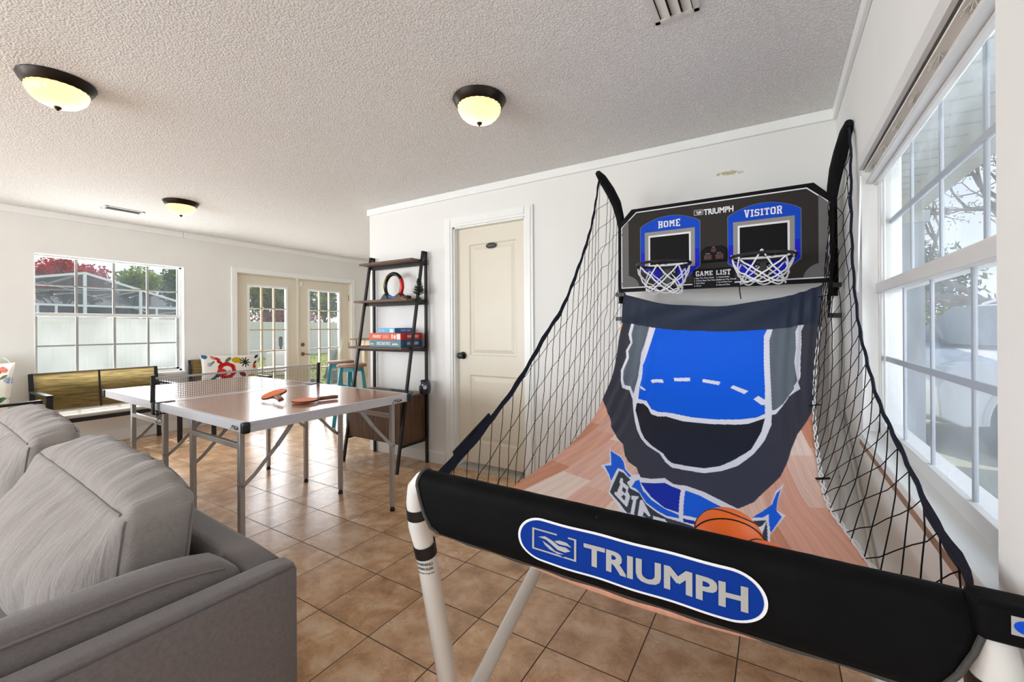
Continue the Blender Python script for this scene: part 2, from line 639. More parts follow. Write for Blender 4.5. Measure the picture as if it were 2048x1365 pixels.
def floor_mat():
    m = bpy.data.materials.new('tan ceramic floor tile')
    nt, N, L, b = nodes(m)
    TS, TX, TY = 0.3206, -2.6945, 1.8088
    tc = N.new('ShaderNodeTexCoord')
    mp = N.new('ShaderNodeMapping')
    mp.inputs['Location'].default_value = (-TX / TS, -TY / TS, 0)
    mp.inputs['Rotation'].default_value = (0, 0, 0.0029)
    mp.inputs['Scale'].default_value = (1 / TS, 1 / TS, 1)
    L.new(tc.outputs['Object'], mp.inputs['Vector'])
    sp = N.new('ShaderNodeSeparateXYZ')
    L.new(mp.outputs[0], sp.inputs[0])

    def mth(op, a, bb=None):
        q = N.new('ShaderNodeMath')
        q.operation = op
        for i, x in enumerate((a, bb)):
            if x is None:
                continue
            if isinstance(x, (int, float)):
                q.inputs[i].default_value = x
            else:
                L.new(x, q.inputs[i])
        return q.outputs[0]
    ds = []
    ids = []
    for ax in ('X', 'Y'):
        fr = mth('FRACT', sp.outputs[ax])
        ds.append(mth('SUBTRACT', 0.5, mth('ABSOLUTE', mth('SUBTRACT', fr, 0.5))))
        ids.append(mth('FLOOR', sp.outputs[ax]))
    edge = mth('MINIMUM', ds[0], ds[1])
    mr = N.new('ShaderNodeMapRange')
    mr.interpolation_type = 'SMOOTHSTEP'
    mr.inputs['From Min'].default_value = 0.0045
    mr.inputs['From Max'].default_value = 0.010
    L.new(edge, mr.inputs['Value'])
    cb = N.new('ShaderNodeCombineXYZ')
    L.new(ids[0], cb.inputs[0])
    L.new(ids[1], cb.inputs[1])
    wn = N.new('ShaderNodeTexWhiteNoise')
    wn.noise_dimensions = '3D'
    L.new(cb.outputs[0], wn.inputs['Vector'])
    # every tile shows another piece of the mottled glaze
    off = N.new('ShaderNodeVectorMath')
    off.operation = 'MULTIPLY_ADD'
    off.inputs[1].default_value = (9, 9, 9)
    L.new(wn.outputs['Color'], off.inputs[0])
    L.new(tc.outputs['Object'], off.inputs[2])
    n1 = N.new('ShaderNodeTexNoise')
    n1.inputs['Scale'].default_value = 7.0
    n1.inputs['Detail'].default_value = 8
    n1.inputs['Roughness'].default_value = 0.62
    n1.inputs['Distortion'].default_value = 0.25
    L.new(off.outputs[0], n1.inputs['Vector'])
    rp = N.new('ShaderNodeValToRGB')
    e = rp.color_ramp.elements
    e[0].position = 0.30
    e[0].color = lin((172, 134, 98))
    e[1].position = 0.72
    e[1].color = lin((236, 210, 178))
    q = e.new(0.5)
    q.color = lin((212, 172, 134))
    L.new(n1.outputs['Fac'], rp.inputs['Fac'])
    # thin pale and dark veins in the glaze
    n2 = N.new('ShaderNodeTexNoise')
    n2.inputs['Scale'].default_value = 11
    n2.inputs['Detail'].default_value = 6
    n2.inputs['Distortion'].default_value = 0.6
    L.new(off.outputs[0], n2.inputs['Vector'])
    vr = N.new('ShaderNodeValToRGB')
    ve = vr.color_ramp.elements
    ve[0].position = 0.44
    ve[0].color = (1, 1, 1, 1)
    ve[1].position = 0.56
    ve[1].color = (1, 1, 1, 1)
    for p_, c_ in ((0.485, (1, 1, 1, 1)), (0.5, (.74, .70, .66, 1)), (0.515, (1.12, 1.1, 1.06, 1))):
        z_ = ve.new(p_)
        z_.color = c_
    L.new(n2.outputs['Fac'], vr.inputs['Fac'])
    vm = N.new('ShaderNodeMix')
    vm.data_type = 'RGBA'
    vm.blend_type = 'MULTIPLY'
    vm.inputs['Factor'].default_value = 0.7
    L.new(rp.outputs[0], vm.inputs['A'])
    L.new(vr.outputs[0], vm.inputs['B'])
    hv = N.new('ShaderNodeHueSaturation')
    vv = N.new('ShaderNodeMapRange')
    vv.inputs['To Min'].default_value = 0.90
    vv.inputs['To Max'].default_value = 1.08
    L.new(wn.outputs['Value'], vv.inputs['Value'])
    L.new(vv.outputs[0], hv.inputs['Value'])
    L.new(vm.outputs['Result'], hv.inputs['Color'])
    mx = N.new('ShaderNodeMix')
    mx.data_type = 'RGBA'
    mx.inputs['A'].default_value = lin((74, 58, 46))
    L.new(mr.outputs[0], mx.inputs['Factor'])
    L.new(hv.outputs[0], mx.inputs['B'])
    L.new(mx.outputs['Result'], b.inputs['Base Color'])
    rr = N.new('ShaderNodeMapRange')
    rr.inputs['To Min'].default_value = 0.8
    rr.inputs['To Max'].default_value = 0.24
    L.new(mr.outputs[0], rr.inputs['Value'])
    L.new(rr.outputs[0], b.inputs['Roughness'])
    hh = mth('ADD', mth('MULTIPLY', mr.outputs[0], 1.0), mth('MULTIPLY', n1.outputs['Fac'], 0.35))
    bp = N.new('ShaderNodeBump')
    bp.inputs['Strength'].default_value = 0.35
    bp.inputs['Distance'].default_value = 0.003
    L.new(hh, bp.inputs['Height'])
    L.new(bp.outputs['Normal'], b.inputs['Normal'])
    b.inputs['Specular IOR Level'].default_value = 0.5
    return m


def wall_back_mat():
    """white paint with one scarred patch of old plaster high above the game"""
    m = bpy.data.materials.new('white wall paint with scar')
    nt, N, L, b = nodes(m)
    b.inputs['Roughness'].default_value = 0.6
    tc = N.new('ShaderNodeTexCoord')
    mp = N.new('ShaderNodeMapping')
    mp.inputs['Location'].default_value = (0.245 / 0.13, 0, -2.211 / 0.026)
    mp.inputs['Scale'].default_value = (1 / 0.13, 0, 1 / 0.026)
    L.new(tc.outputs['Object'], mp.inputs['Vector'])
    ln = N.new('ShaderNodeVectorMath')
    ln.operation = 'LENGTH'
    L.new(mp.outputs[0], ln.inputs[0])
    n = N.new('ShaderNodeTexNoise')
    n.inputs['Scale'].default_value = 34
    n.inputs['Detail'].default_value = 6
    L.new(tc.outputs['Object'], n.inputs['Vector'])
    s = N.new('ShaderNodeMath')
    s.operation = 'MULTIPLY_ADD'
    s.inputs[1].default_value = 2.8
    L.new(n.outputs['Fac'], s.inputs[0])
    L.new(ln.outputs['Value'], s.inputs[2])
    mr = N.new('ShaderNodeMapRange')
    mr.inputs['From Min'].default_value = 1.55
    mr.inputs['From Max'].default_value = 1.95
    mr.inputs['To Min'].default_value = 1
    mr.inputs['To Max'].default_value = 0
    L.new(s.outputs[0], mr.inputs['Value'])
    mx = N.new('ShaderNodeMix')
    mx.data_type = 'RGBA'
    mx.inputs['A'].default_value = lin((230, 230, 227))
    mx.inputs['B'].default_value = lin((186, 176, 140))
    L.new(mr.outputs[0], mx.inputs['Factor'])
    L.new(mx.outputs['Result'], b.inputs['Base Color'])
    return m


m_floor = floor_mat()
m_ceil = ceiling_mat()
m_wall_back = wall_back_mat()


def wall_y(mb, x0, x1, y0, y1, z0, z1, holes):
    """slab running along y with rectangular holes (ya,yb,za,zb)"""
    ys = sorted(set([y0, y1] + [h[0] for h in holes] + [h[1] for h in holes]))
    for a, b in zip(ys[:-1], ys[1:]):
        hs = sorted([h for h in holes if h[0] <= a + 1e-6 and h[1] >= b - 1e-6], key=lambda h: h[2])
        z = z0
        for h in hs:
            if h[2] > z + 1e-6:
                mb.box(x0, x1, a, b, z, h[2])
            z = h[3]
        if z < z1 - 1e-6:
            mb.box(x0, x1, a, b, z, z1)


def wall_x(mb, x0, x1, y0, y1, z0, z1, holes):
    t = MB()
    wall_y(t, y0, y1, x0, x1, z0, z1, holes)
    mb.add([(p[1], p[0], p[2]) for p in t.v], [f[::-1] for f in t.f])


WL1 = (1.163, 2.445, 0.725, 2.033)       # left window opening
WL2 = (3.060, 4.930, 0.0, 2.035)         # french door opening
WR = (0.985, 2.20, 0.825, 1.925)         # right window opening
DR = (-2.452, -1.712, 0.0, 2.145)        # panel door opening (x range)

struct('floor', MB().box(XL - T, XR + T, YR - T, YF + T, -0.08, 0), m_floor, smooth=0, label='tan mottled square tile floor with dark grout')
struct('ceiling', MB().box(XL - T, XR + T, YR - T, YF + T, H, H + 0.1), m_ceil, smooth=0, label='white popcorn textured ceiling')
w = MB()
wall_y(w, XL - T, XL, YR - T, YF + T, 0, H, [WL1, WL2])
struct('wall_left', w, m_wall, smooth=0, label='white wall holding the gridded window and the french doors')
w = MB()
wall_y(w, XR, XR + T, YR - T, YD + T, 0, H, [WR])
struct('wall_right', w, m_wall, smooth=0, label='white wall with the big hazy window beside the basketball game')
w = MB()
wall_x(w, XC, XR, YD, YD + T, 0, H, [DR])
struct('wall_back', w, m_wall_back, smooth=0, label='white wall with the closed panel door behind the basketball game')
w = MB().box(XC, XC + T, YD + T, YF + T, 0, H)
struct('wall_side', w, m_wall, smooth=0)
w = MB().box(XL, XC, YF, YF + T, 0, H)
struct('wall_far', w, m_wall, smooth=0)
w = MB()
REAR = [(-5.9, -4.1, 0.5, 2.25), (-3.5, -1.7, 0.5, 2.25), (-1.3, 0.0, 0.5, 2.25)]  # openings added in the unseen rear wall to let fill light in
wall_x(w, XL, XR, YR - T, YR, 0, H, REAR)
struct('wall_rear', w, m_wall, smooth=0)
# dark closet behind the panel door
struct('wall_closet', MB().box(DR[0] - 0.1, DR[1] + 0.1, YD + 0.95, YD + 1.0, 0, H), m_wall, smooth=0)

# crown boards and baseboards
struct('trim_back', MB().box(XC - 0.02, XR, YD - 0.02, YD, H - 0.062, H), m_trim, bevel=0.003, label='flat white crown board along the door wall')
struct('trim_left', MB().box(XL, XL + 0.018, YR, 2.43, H - 0.07, H).box(XL, XL + 0.018, 2.434, YF, H - 0.07, H), m_trim, bevel=0.003)
struct('trim_right', MB().box(XR - 0.018, XR, YR, YD - 0.02, H - 0.07, H), m_trim, bevel=0.003)
struct('baseboard_left', MB().box(XL, XL + 0.016, YR, 2.985, 0, 0.13).box(XL, XL + 0.016, 5.005, YF, 0, 0.13), m_trim, bevel=0.004)
struct('baseboard_back', MB().box(XC, -2.548, YD - 0.016, YD, 0, 0.11).box(-1.628, XR, YD - 0.016, YD, 0, 0.11), m_trim, bevel=0.004)
struct('baseboard_right', MB().box(XR - 0.016, XR, YR, YD - 0.02, 0, 0.11), m_trim, bevel=0.004)

# ---------------------------------------------------------------- panel door
d = struct_root('door_2', ((DR[0] + DR[1]) / 2, YD, 0), 'cream two-panel door with black knob in a white casing')
cas = MB()
z1 = DR[3]
for xa, xb in ((DR[0] - 0.092, DR[0] - 0.002), (DR[1] + 0.002, DR[1] + 0.08)):
    cas.box(xa, xb, YD - 0.018, YD, 0, z1 + 0.085)
    cas.box(xa + 0.012, xb - 0.02, YD - 0.024, YD - 0.018, 0, z1 + 0.085 - 0.012)
cas.box(DR[0] - 0.002, DR[1] + 0.002, YD - 0.018, YD, z1, z1 + 0.085)
cas.box(DR[0] - 0.002, DR[1] + 0.002, YD - 0.024, YD - 0.018, z1 + 0.02, z1 + 0.073)
build('casing', cas, m_trim, d, bevel=0.002)
jm = MB().box(DR[0], DR[0] + 0.012, YD, YD + T, 0, z1).box(DR[1] - 0.012, DR[1], YD, YD + T, 0, z1).box(DR[0], DR[1], YD, YD + T, z1 - 0.012, z1)
build('jamb', jm, m_trim, d)
x0, x1, zb, zt, yf = DR[0] + 0.013, DR[1] - 0.013, 0.055, z1 - 0.014, YD + 0.05


def recessed_panel(mb, xa, xb, za, zb_, y, bev=0.03, dep=0.012):
    """moulded panel: sloped border down to a raised field"""
    r1 = [(xa, za), (xb, za), (xb, zb_), (xa, zb_)]

    def ins(d_):
        return [(xa + d_, za + d_), (xb - d_, za + d_), (xb - d_, zb_ - d_), (xa + d_, zb_ - d_)]
    rings = [(r1, 0), (ins(0.012), dep), (ins(0.024), dep), (ins(0.024 + bev), dep * 0.25)]
    vs = [(p[0], y + dd, p[1]) for rg, dd in rings for p in rg]
    fs = []
    for k in range(3):
        for i in range(4):
            j = (i + 1) % 4
            fs.append((k * 4 + i, k * 4 + j, k * 4 + 4 + j, k * 4 + 4 + i))
    fs.append((12, 13, 14, 15))
    mb.add(vs, fs)


sl = MB()
xm, xn = x0 + 0.125, x1 - 0.10
pz = [(0.24, 0.83), (1.0, 1.985)]
sl.box(x0, x1, yf + 0.02, yf + 0.04, zb, zt)
cuts = [(xm, xn, a, b) for a, b in pz]
xs = [x0, xm, xn, x1]
zs = [zb, pz[0][0], pz[0][1], pz[1][0], pz[1][1], zt]
for i in range(3):
    for j in range(5):
        if i == 1 and j in (1, 3):
            recessed_panel(sl, xs[1], xs[2], zs[j], zs[j + 1], yf)
        else:
            sl.add([(xs[i], yf, zs[j]), (xs[i + 1], yf, zs[j]), (xs[i + 1], yf, zs[j + 1]), (xs[i], yf, zs[j + 1])], [(0, 1, 2, 3)])
sl.add([(x0, yf, zb), (x1, yf, zb), (x1, yf + 0.02, zb), (x0, yf + 0.02, zb), (x0, yf, zt), (x1, yf, zt), (x1, yf + 0.02, zt), (x0, yf + 0.02, zt)], [(0, 3, 2, 1), (4, 5, 6, 7), (0, 4, 7, 3), (1, 2, 6, 5)])
build('door_panel', sl, m_cream, d, smooth=0)
kb = MB()
kb.lathe([(0.0, 0), (0.033, 0), (0.033, -0.006), (0.013, -0.012), (0.012, -0.03), (0.024, -0.038), (0.029, -0.05), (0.026, -0.062), (0.012, -0.068), (0, -0.068)], (x0 + 0.055, yf, 1.0), 24, 'y')
build('door_knob', kb, m_black, d)
build('threshold', MB().box(DR[0], DR[1], YD - 0.01, YD + T, 0, 0.012), mat('pale threshold', (200, 192, 178), 0.5), d)

sg = thing('door_sign', 'small black scroll-edged plaque on the cream panel door', 'sign', (-2.075, yf, 1.955))
pl = MB()
oct_ = []
for i in range(40):
    a = 2 * PI * i / 40
    rx = 0.050 * (1 + 0.05 * math.cos(6 * a))
    rz = 0.022 * (1 + 0.10 * math.cos(4 * a))
    oct_.append((rx * math.copysign(abs(math.cos(a)) ** 0.6, math.cos(a)), rz * math.copysign(abs(math.sin(a)) ** 0.7, math.sin(a))))
pl.prism(oct_, (-2.075, yf - 0.001, 1.955), (1, 0, 0), (0, 0, 1), 0.006)
build('plaque', pl, mat('black enamel', (20, 22, 22), 0.35), sg)
tx = MB()
letter_sheet(tx, 'POWDER ROOM', lambda x, y: (-2.075 + x, yf - 0.0078, 1.955 + y), w=0.072, h=0.009, x0=-0.036, y0=-0.0045, bold=0.01)
build('lettering', tx, mat('pale grey lettering', (150, 155, 152), 0.5), sg, smooth=0)

# ---------------------------------------------------------------- left window
m_glass = glass_mat('clear window glass', 0.035, gloss=0.04)
m_glass_haze = glass_mat('hazy window glass', 0.25, (222, 230, 240), gloss=0.08, nscale=3.5)
m_glass_low = glass_mat('dusty window glass', 0.10, (225, 226, 228), gloss=0.05)

w1 = struct_root('window_1', (XL - 0.09, 1.8, WL1[2]), 'white gridded window above the sling bench')
ya, yb, za, zb2 = WL1
fr = MB()
xg = XL - 0.10
for a, b, c, e in ((ya, ya + 0.02, za, zb2), (yb - 0.03, yb, za, zb2), (ya, yb, za, za + 0.03), (ya, yb, zb2 - 0.025, zb2)):
    fr.box(xg - 0.02, xg + 0.035, a, b, c, e)
build('window_frame', fr, m_alu, w1, bevel=0.002)
build('reveal', MB().box(XL - T, XL + 0.002, ya - 0.001, ya + 0.006, za, zb2).box(XL - T, XL + 0.002, yb - 0.006, yb + 0.001, za, zb2).box(XL - T, XL + 0.002, ya, yb, zb2 - 0.006, zb2 + 0.001).box(XL - T, XL + 0.03, ya - 0.01, yb + 0.01, za - 0.018, za + 0.006), m_trim, w1)
build('meeting_rail', MB().box(xg - 0.01, xg + 0.03, ya + 0.02, yb - 0.03, 1.392, 1.430).box(xg + 0.03, xg + 0.042, ya + 0.02, yb - 0.03, 1.392, 1.408), m_alu, w1, bevel=0.003)
for k, (g0, g1, mtl, xx) in enumerate(((1.430, zb2 - 0.025, m_alu_grey, xg - 0.004), (za + 0.03, 1.392, m_alu_grey, xg + 0.012))):
    sb = MB()
    if k == 1:
        sb.box(xx - 0.012, xx + 0.016, ya + 0.02, ya + 0.034, g0, g1).box(xx - 0.012, xx + 0.016, yb - 0.058, yb - 0.03, g0, g1).box(xx - 0.012, xx + 0.016, ya + 0.02, yb - 0.03, g0, g0 + 0.022)
    else:
        sb.box(xx - 0.012, xx + 0.01, yb - 0.042, yb - 0.03, g0, g1)
    for q in (1, 2, 3):
        yy = ya + 0.02 + (yb - ya - 0.05) * q / 4
        sb.box(xx - 0.006, xx + 0.008, yy - 0.011, yy + 0.011, g0, g1)
    zz = (g0 + g1) / 2 + (0.012 if k else 0)
    sb.box(xx - 0.005, xx + 0.007, ya + 0.02, yb - 0.03, zz - 0.008, zz + 0.008)
    build('sash', sb, mtl, w1)
    build('glass', MB().add([(xx, ya + 0.02, g0), (xx, yb - 0.03, g0), (xx, yb - 0.03, g1), (xx, ya + 0.02, g1)], [(0, 1, 2, 3)]), m_glass if k == 0 else m_glass_low, w1, smooth=0)

# ---------------------------------------------------------------- french doors
fd = struct_root('door_1', (XL, 3.99, 0), 'pair of cream french doors with gridded glass')
ya, yb, zt = WL2[0], WL2[1], WL2[3]
cs = MB()
for a, b in ((ya - 0.07, ya + 0.002), (yb - 0.002, yb + 0.07)):
    cs.box(XL, XL + 0.018, a, b, 0, zt + 0.07)
cs.box(XL, XL + 0.018, ya, yb, zt, zt + 0.07)
build('casing', cs, m_trim, fd, bevel=0.004)
build('jamb', MB().box(XL - T, XL, ya, ya + 0.012, 0, zt).box(XL - T, XL, yb - 0.012, yb, 0, zt).box(XL - T, XL, ya, yb, zt - 0.012, zt).box(XL - T, XL, ya, yb, -0.001, 0.02), m_cream, fd)
ym = 3.975
xd = XL - 0.045                          # room-side face of the leaves


def leaf(y0, y1, g0, g1, zg0, zg1):
    mb = MB()
    for a, b, c, e in ((y0, g0, 0.02, zt - 0.014), (g1, y1, 0.02, zt - 0.014), (g0, g1, 0.02, zg0), (g0, g1, zg1, zt - 0.014)):
        mb.box(xd - 0.04, xd, a, b, c, e)
    lf = build('door_leaf', mb, m_cream, fd, smooth=0)
    fm = MB()
    for a, b, c, e in ((g0 - 0.03, g0 + 0.004, zg0 - 0.03, zg1 + 0.03), (g1 - 0.004, g1 + 0.03, zg0 - 0.03, zg1 + 0.03), (g0, g1, zg0 - 0.03, zg0 + 0.004), (g0, g1, zg1 - 0.004, zg1 + 0.03)):
        fm.box(xd, xd + 0.012, a, b, c, e)
    o = build('glazing_frame', fm, m_trim, lf, bevel=0.003)
    mt = MB()
    for q in (1, 2):
        yy = g0 + (g1 - g0) * q / 3
        mt.box(xd - 0.03, xd + 0.006, yy - 0.011, yy + 0.011, zg0, zg1)
    for q in range(1, 5):
        zz = zg0 + (zg1 - zg0) * q / 5
        mt.box(xd - 0.03, xd + 0.004, g0, g1, zz - 0.009, zz + 0.009)
    build('muntin_grid', mt, mat('cream muntin', (196, 182, 156), 0.45), lf)
    build('glass', MB().add([(xd - 0.015, g0, zg0), (xd - 0.015, g1, zg0), (xd - 0.015, g1, zg1), (xd - 0.015, g0, zg1)], [(0, 1, 2, 3)]), m_glass, lf, smooth=0)
    return lf


l1 = leaf(ya + 0.014, ym - 0.012, 3.245, 3.785, 0.30, 1.857)
l2 = leaf(ym + 0.016, yb - 0.014, 4.175, 4.72, 0.30, 1.857)
build('astragal', MB().box(xd, xd + 0.014, ym - 0.014, ym + 0.018, 0.02, zt - 0.014), m_cream, fd, bevel=0.004)
for yy, zz in ((ya + 0.004, 1.78), (ya + 0.004, 0.95), (ya + 0.004, 0.25), (yb - 0.016, 1.78), (yb - 0.016, 0.95), (yb - 0.016, 0.25)):
    build('hinge', MB().box(xd, xd + 0.012, yy, yy + 0.012, zz - 0.05, zz + 0.05), m_brass, fd)
hn = MB()
hn.lathe([(0, 0), (0.03, 0), (0.03, 0.008), (0.02, 0.014), (0, 0.016)], (xd, 4.055, 0.995), 20, 'x')
build('deadbolt', hn, m_brass, fd)
hn = MB()
hn.lathe([(0, 0), (0.031, 0), (0.031, 0.008), (0.018, 0.018), (0.012, 0.04), (0, 0.045)], (xd, 4.055, 0.845), 20, 'x')
hn.tube([(xd + 0.04, 4.055, 0.845), (xd + 0.046, 4.09, 0.848), (xd + 0.046, 4.13, 0.838), (xd + 0.044, 4.165, 0.836)], 0.007, 8)
build('lever_handle', hn, m_brass, fd)
build('contact_sensor', MB().box(xd, xd + 0.014, ym + 0.03, ym + 0.075, 1.92, 1.99), m_trim, fd, bevel=0.003)

# ---------------------------------------------------------------- right window
w2 = struct_root('window_2', (XR + 0.06, 1.6, WR[2]), 'large white hazy window over a deep sill')
ya, yb, za, zb2 = WR
xg = 0.372
fr = MB()
for a, b, c, e in ((ya, ya + 0.03, za, zb2), (yb - 0.035, yb, za, zb2), (ya, yb, za, za + 0.045), (ya, yb, zb2 - 0.04, zb2)):
    fr.box(xg - 0.022, xg + 0.04, a, b, c, e)
for k in range(2):
    fr.box(xg - 0.026 + 0.012 * k, xg - 0.020 + 0.012 * k, yb - 0.05 - 0.018 * k, yb - 0.03 - 0.018 * k, za + 0.04, zb2)
build('window_frame', fr, m_alu, w2, bevel=0.002)
build('reveal', MB().box(XR - 0.001, XR + T, yb - 0.001, yb + 0.004, za, zb2).box(XR - 0.001, XR + T, ya, yb, zb2 - 0.004, zb2), m_trim, w2)
build('window_sill', MB().box(0.283, XR + T, ya - 0.02, yb, za - 0.022, za + 0.004), m_trim, w2, bevel=0.004)
build('sill_apron', MB().box(0.289, XR, ya - 0.02, yb - 0.01, za - 0.05, za - 0.022), mat('bare wood edge', (150, 118, 92), 0.6, var=0.2, vscale=14), w2)
build('meeting_rail', MB().box(xg - 0.034, xg + 0.03, ya + 0.02, yb - 0.03, 1.372, 1.412), m_alu, w2, bevel=0.004)
for k, (g0, g1, xx) in enumerate(((1.412, zb2 - 0.04, xg + 0.014), (za + 0.045, 1.372, xg - 0.006))):
    sb = MB()
    n_ = 4
    for q in range(1, n_):
        yy = ya + 0.03 + (yb - ya - 0.065) * q / n_
        sb.box(xx - 0.003, xx + 0.004, yy - 0.007, yy + 0.007, g0, g1)
    zz = (g0 + g1) / 2
    sb.box(xx - 0.004, xx + 0.005, ya + 0.03, yb - 0.035, zz - 0.009, zz + 0.009)
    build('muntin_grid', sb, mat('blue-grey muntin', (168, 176, 184), 0.4), w2)
    build('glass', MB().add([(xx, ya + 0.03, g0), (xx, yb - 0.035, g0), (xx, yb - 0.035, g1), (xx, ya + 0.03, g1)], [(0, 1, 2, 3)]), m_glass_haze, w2, smooth=0)
# blind head rail with carriers and a tilt wand
hr = thing('blind_rail', 'empty white blind head rail with frayed carriers across the top of the hazy window', 'blind rail', (XR + 0.02, 1.6, 1.80))
rl = MB()
rl.box(XR - 0.012, XR + 0.002, ya, yb - 0.012, 1.868, 1.912)
rl.box(XR + 0.004, XR + 0.062, ya, yb - 0.012, 1.893, 1.912)
rl.box(XR + 0.036, XR + 0.052, ya, yb - 0.012, 1.80, 1.893)
rl.box(XR + 0.010, XR + 0.036, ya, yb - 0.012, 1.81, 1.822)
build('rail', rl, m_alu, hr, bevel=0.002)
build('channel', MB().box(XR + 0.006, XR + 0.034, ya, yb - 0.014, 1.858, 1.864), mat('pale channel', (240, 236, 228), 0.5), hr)
for k in range(6):
    yy = 1.14 + 0.19 * k
    c = MB()
    for q in range(26):
        a = rnd.uniform(-1, 1)
        c.tube([(XR + 0.018, yy + a * 0.012, 1.858), (XR + 0.012 + rnd.uniform(-.012, .012), yy + a * 0.02, 1.838 + rnd.uniform(-.008, .008))], 0.0009, 4)
    build('carrier', c, mat('dusty plastic', (196, 192, 182), 0.7), hr)
wd = MB().tube([(XR - 0.006, yb - 0.03, 1.84), (XR - 0.012, yb - 0.02, 1.6), (XR - 0.012, yb + 0.02, 1.385)], 0.0035, 8)
build('wand', wd, m_trim, hr)

# ---------------------------------------------------------------- ceiling fixtures
m_bronze = mat('oil-rubbed bronze', (38, 30, 24), 0.35, metal=0.7)


def dome_mat():
    m = bpy.data.materials.new('ribbed amber glass')
    m.use_nodes = True
    nt = m.node_tree
    N, L = nt.nodes, nt.links
    N.clear()
    out = N.new('ShaderNodeOutputMaterial')
    tl = N.new('ShaderNodeBsdfTranslucent')
    tl.inputs['Color'].default_value = lin((255, 230, 176))
    em = N.new('ShaderNodeEmission')
    em.inputs['Color'].default_value = lin((255, 214, 140))
    em.inputs['Strength'].default_value = 0.40
    gl = N.new('ShaderNodeBsdfGlossy')
    gl.inputs['Roughness'].default_value = 0.15
    mx = N.new('ShaderNodeMixShader')
    mx.inputs[0].default_value = 0.06
    ad = N.new('ShaderNodeAddShader')
    L.new(tl.outputs[0], mx.inputs[1])
    L.new(gl.outputs[0], mx.inputs[2])
    L.new(mx.outputs[0], ad.inputs[0])
    L.new(em.outputs[0], ad.inputs[1])
    L.new(ad.outputs[0], out.inputs['Surface'])
    return m


m_dome = dome_mat()


def ceiling_lamp(loc, label):
    t = thing('ceiling_lamp', label, 'ceiling light', loc, 0, 'flush ceiling lamps')
    b = MB().lathe([(0.02, 0), (0.138, 0), (0.142, -0.006), (0.136, -0.018), (0.124, -0.036), (0.116, -0.044), (0.108, -0.044), (0.108, -0.03), (0.02, -0.03)], (0, 0, 0), 48)
    build('base_ring', b, m_bronze, t, world=False)
    g = MB()
    n = 144
    prof = [(0.113, -0.042), (0.112, -0.056), (0.106, -0.074), (0.094, -0.092), (0.077, -0.107), (0.055, -0.118), (0.03, -0.124), (0.006, -0.126)]
    vs, fs = [], []
    for r, h in prof:
        for j in range(n):
            a = 2 * PI * j / n
            rr = r * (1 + 0.018 * math.cos(a * 24))
            vs.append((rr * math.cos(a), rr * math.sin(a), h))
    for i in range(len(prof) - 1):
        for j in range(n):
            j2 = (j + 1) % n
            fs.append((i * n + j, i * n + j2, (i + 1) * n + j2, (i + 1) * n + j))
    g.add(vs, fs)
    build('glass_dome', g, m_dome, t, world=False)
    f = MB().lathe([(0, -0.120), (0.012, -0.122), (0.015, -0.128), (0.013, -0.134), (0.006, -0.138), (0.005, -0.143), (0, -0.145)], (0, 0, 0), 16)
    build('finial', f, m_bronze, t, world=False)
    ld = bpy.data.lights.new('bulb', 'POINT')
    ld.energy = 2.2
    ld.color = (1.0, 0.80, 0.50)
    ld.shadow_soft_size = 0.02
    lo = bpy.data.objects.new('bulb', ld)
    COL.objects.link(lo)
    lo.parent = t
    lo.location = (-0.042, 0.03, -0.068)
    return t


lamp = ceiling_lamp((-2.985, 0.632, H), 'bronze rimmed flush ceiling lamp above the grey sofa, largest in view')
l2_ = copy_tree(lamp)
l2_.location = (-1.335, 1.862, H)
l2_['label'] = 'bronze rimmed flush ceiling lamp nearest the basketball game'
l3_ = copy_tree(lamp)
l3_.location = (-4.83, 1.845, H)
l3_['label'] = 'small distant bronze rimmed ceiling lamp toward the gridded window'

m_vent = mat('white vent metal', (214, 212, 206), 0.45)


def vent(loc, rot, L_, W_, label, n):
    t = thing('ceiling_vent', label, 'vent', loc, rot)
    f = MB()
    for a, b, c, e in ((-L_ / 2, L_ / 2, -W_ / 2, -W_ / 2 + 0.022), (-L_ / 2, L_ / 2, W_ / 2 - 0.022, W_ / 2), (-L_ / 2, -L_ / 2 + 0.022, -W_ / 2, W_ / 2), (L_ / 2 - 0.022, L_ / 2, -W_ / 2, W_ / 2)):
        f.box(a, b, c, e, -0.008, -0.0005)
    build('frame', f, m_vent, t, world=False, bevel=0.002)
    s = MB()
    for k in range(n):
        y = -W_ / 2 + 0.022 + (W_ - 0.044) * (k + 0.5) / n
        w_ = (W_ - 0.044) / n
        s.add([(-L_ / 2 + .022, y - w_ * .48, -0.012), (L_ / 2 - .022, y - w_ * .48, -0.012), (L_ / 2 - .022, y + w_ * .40, -0.001), (-L_ / 2 + .022, y + w_ * .40, -0.001)], [(0, 1, 2, 3)])
    build('slat', s, m_vent, t, world=False, smooth=0)
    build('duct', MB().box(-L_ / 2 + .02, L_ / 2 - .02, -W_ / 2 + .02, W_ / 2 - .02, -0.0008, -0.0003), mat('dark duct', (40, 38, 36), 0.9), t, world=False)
    return t


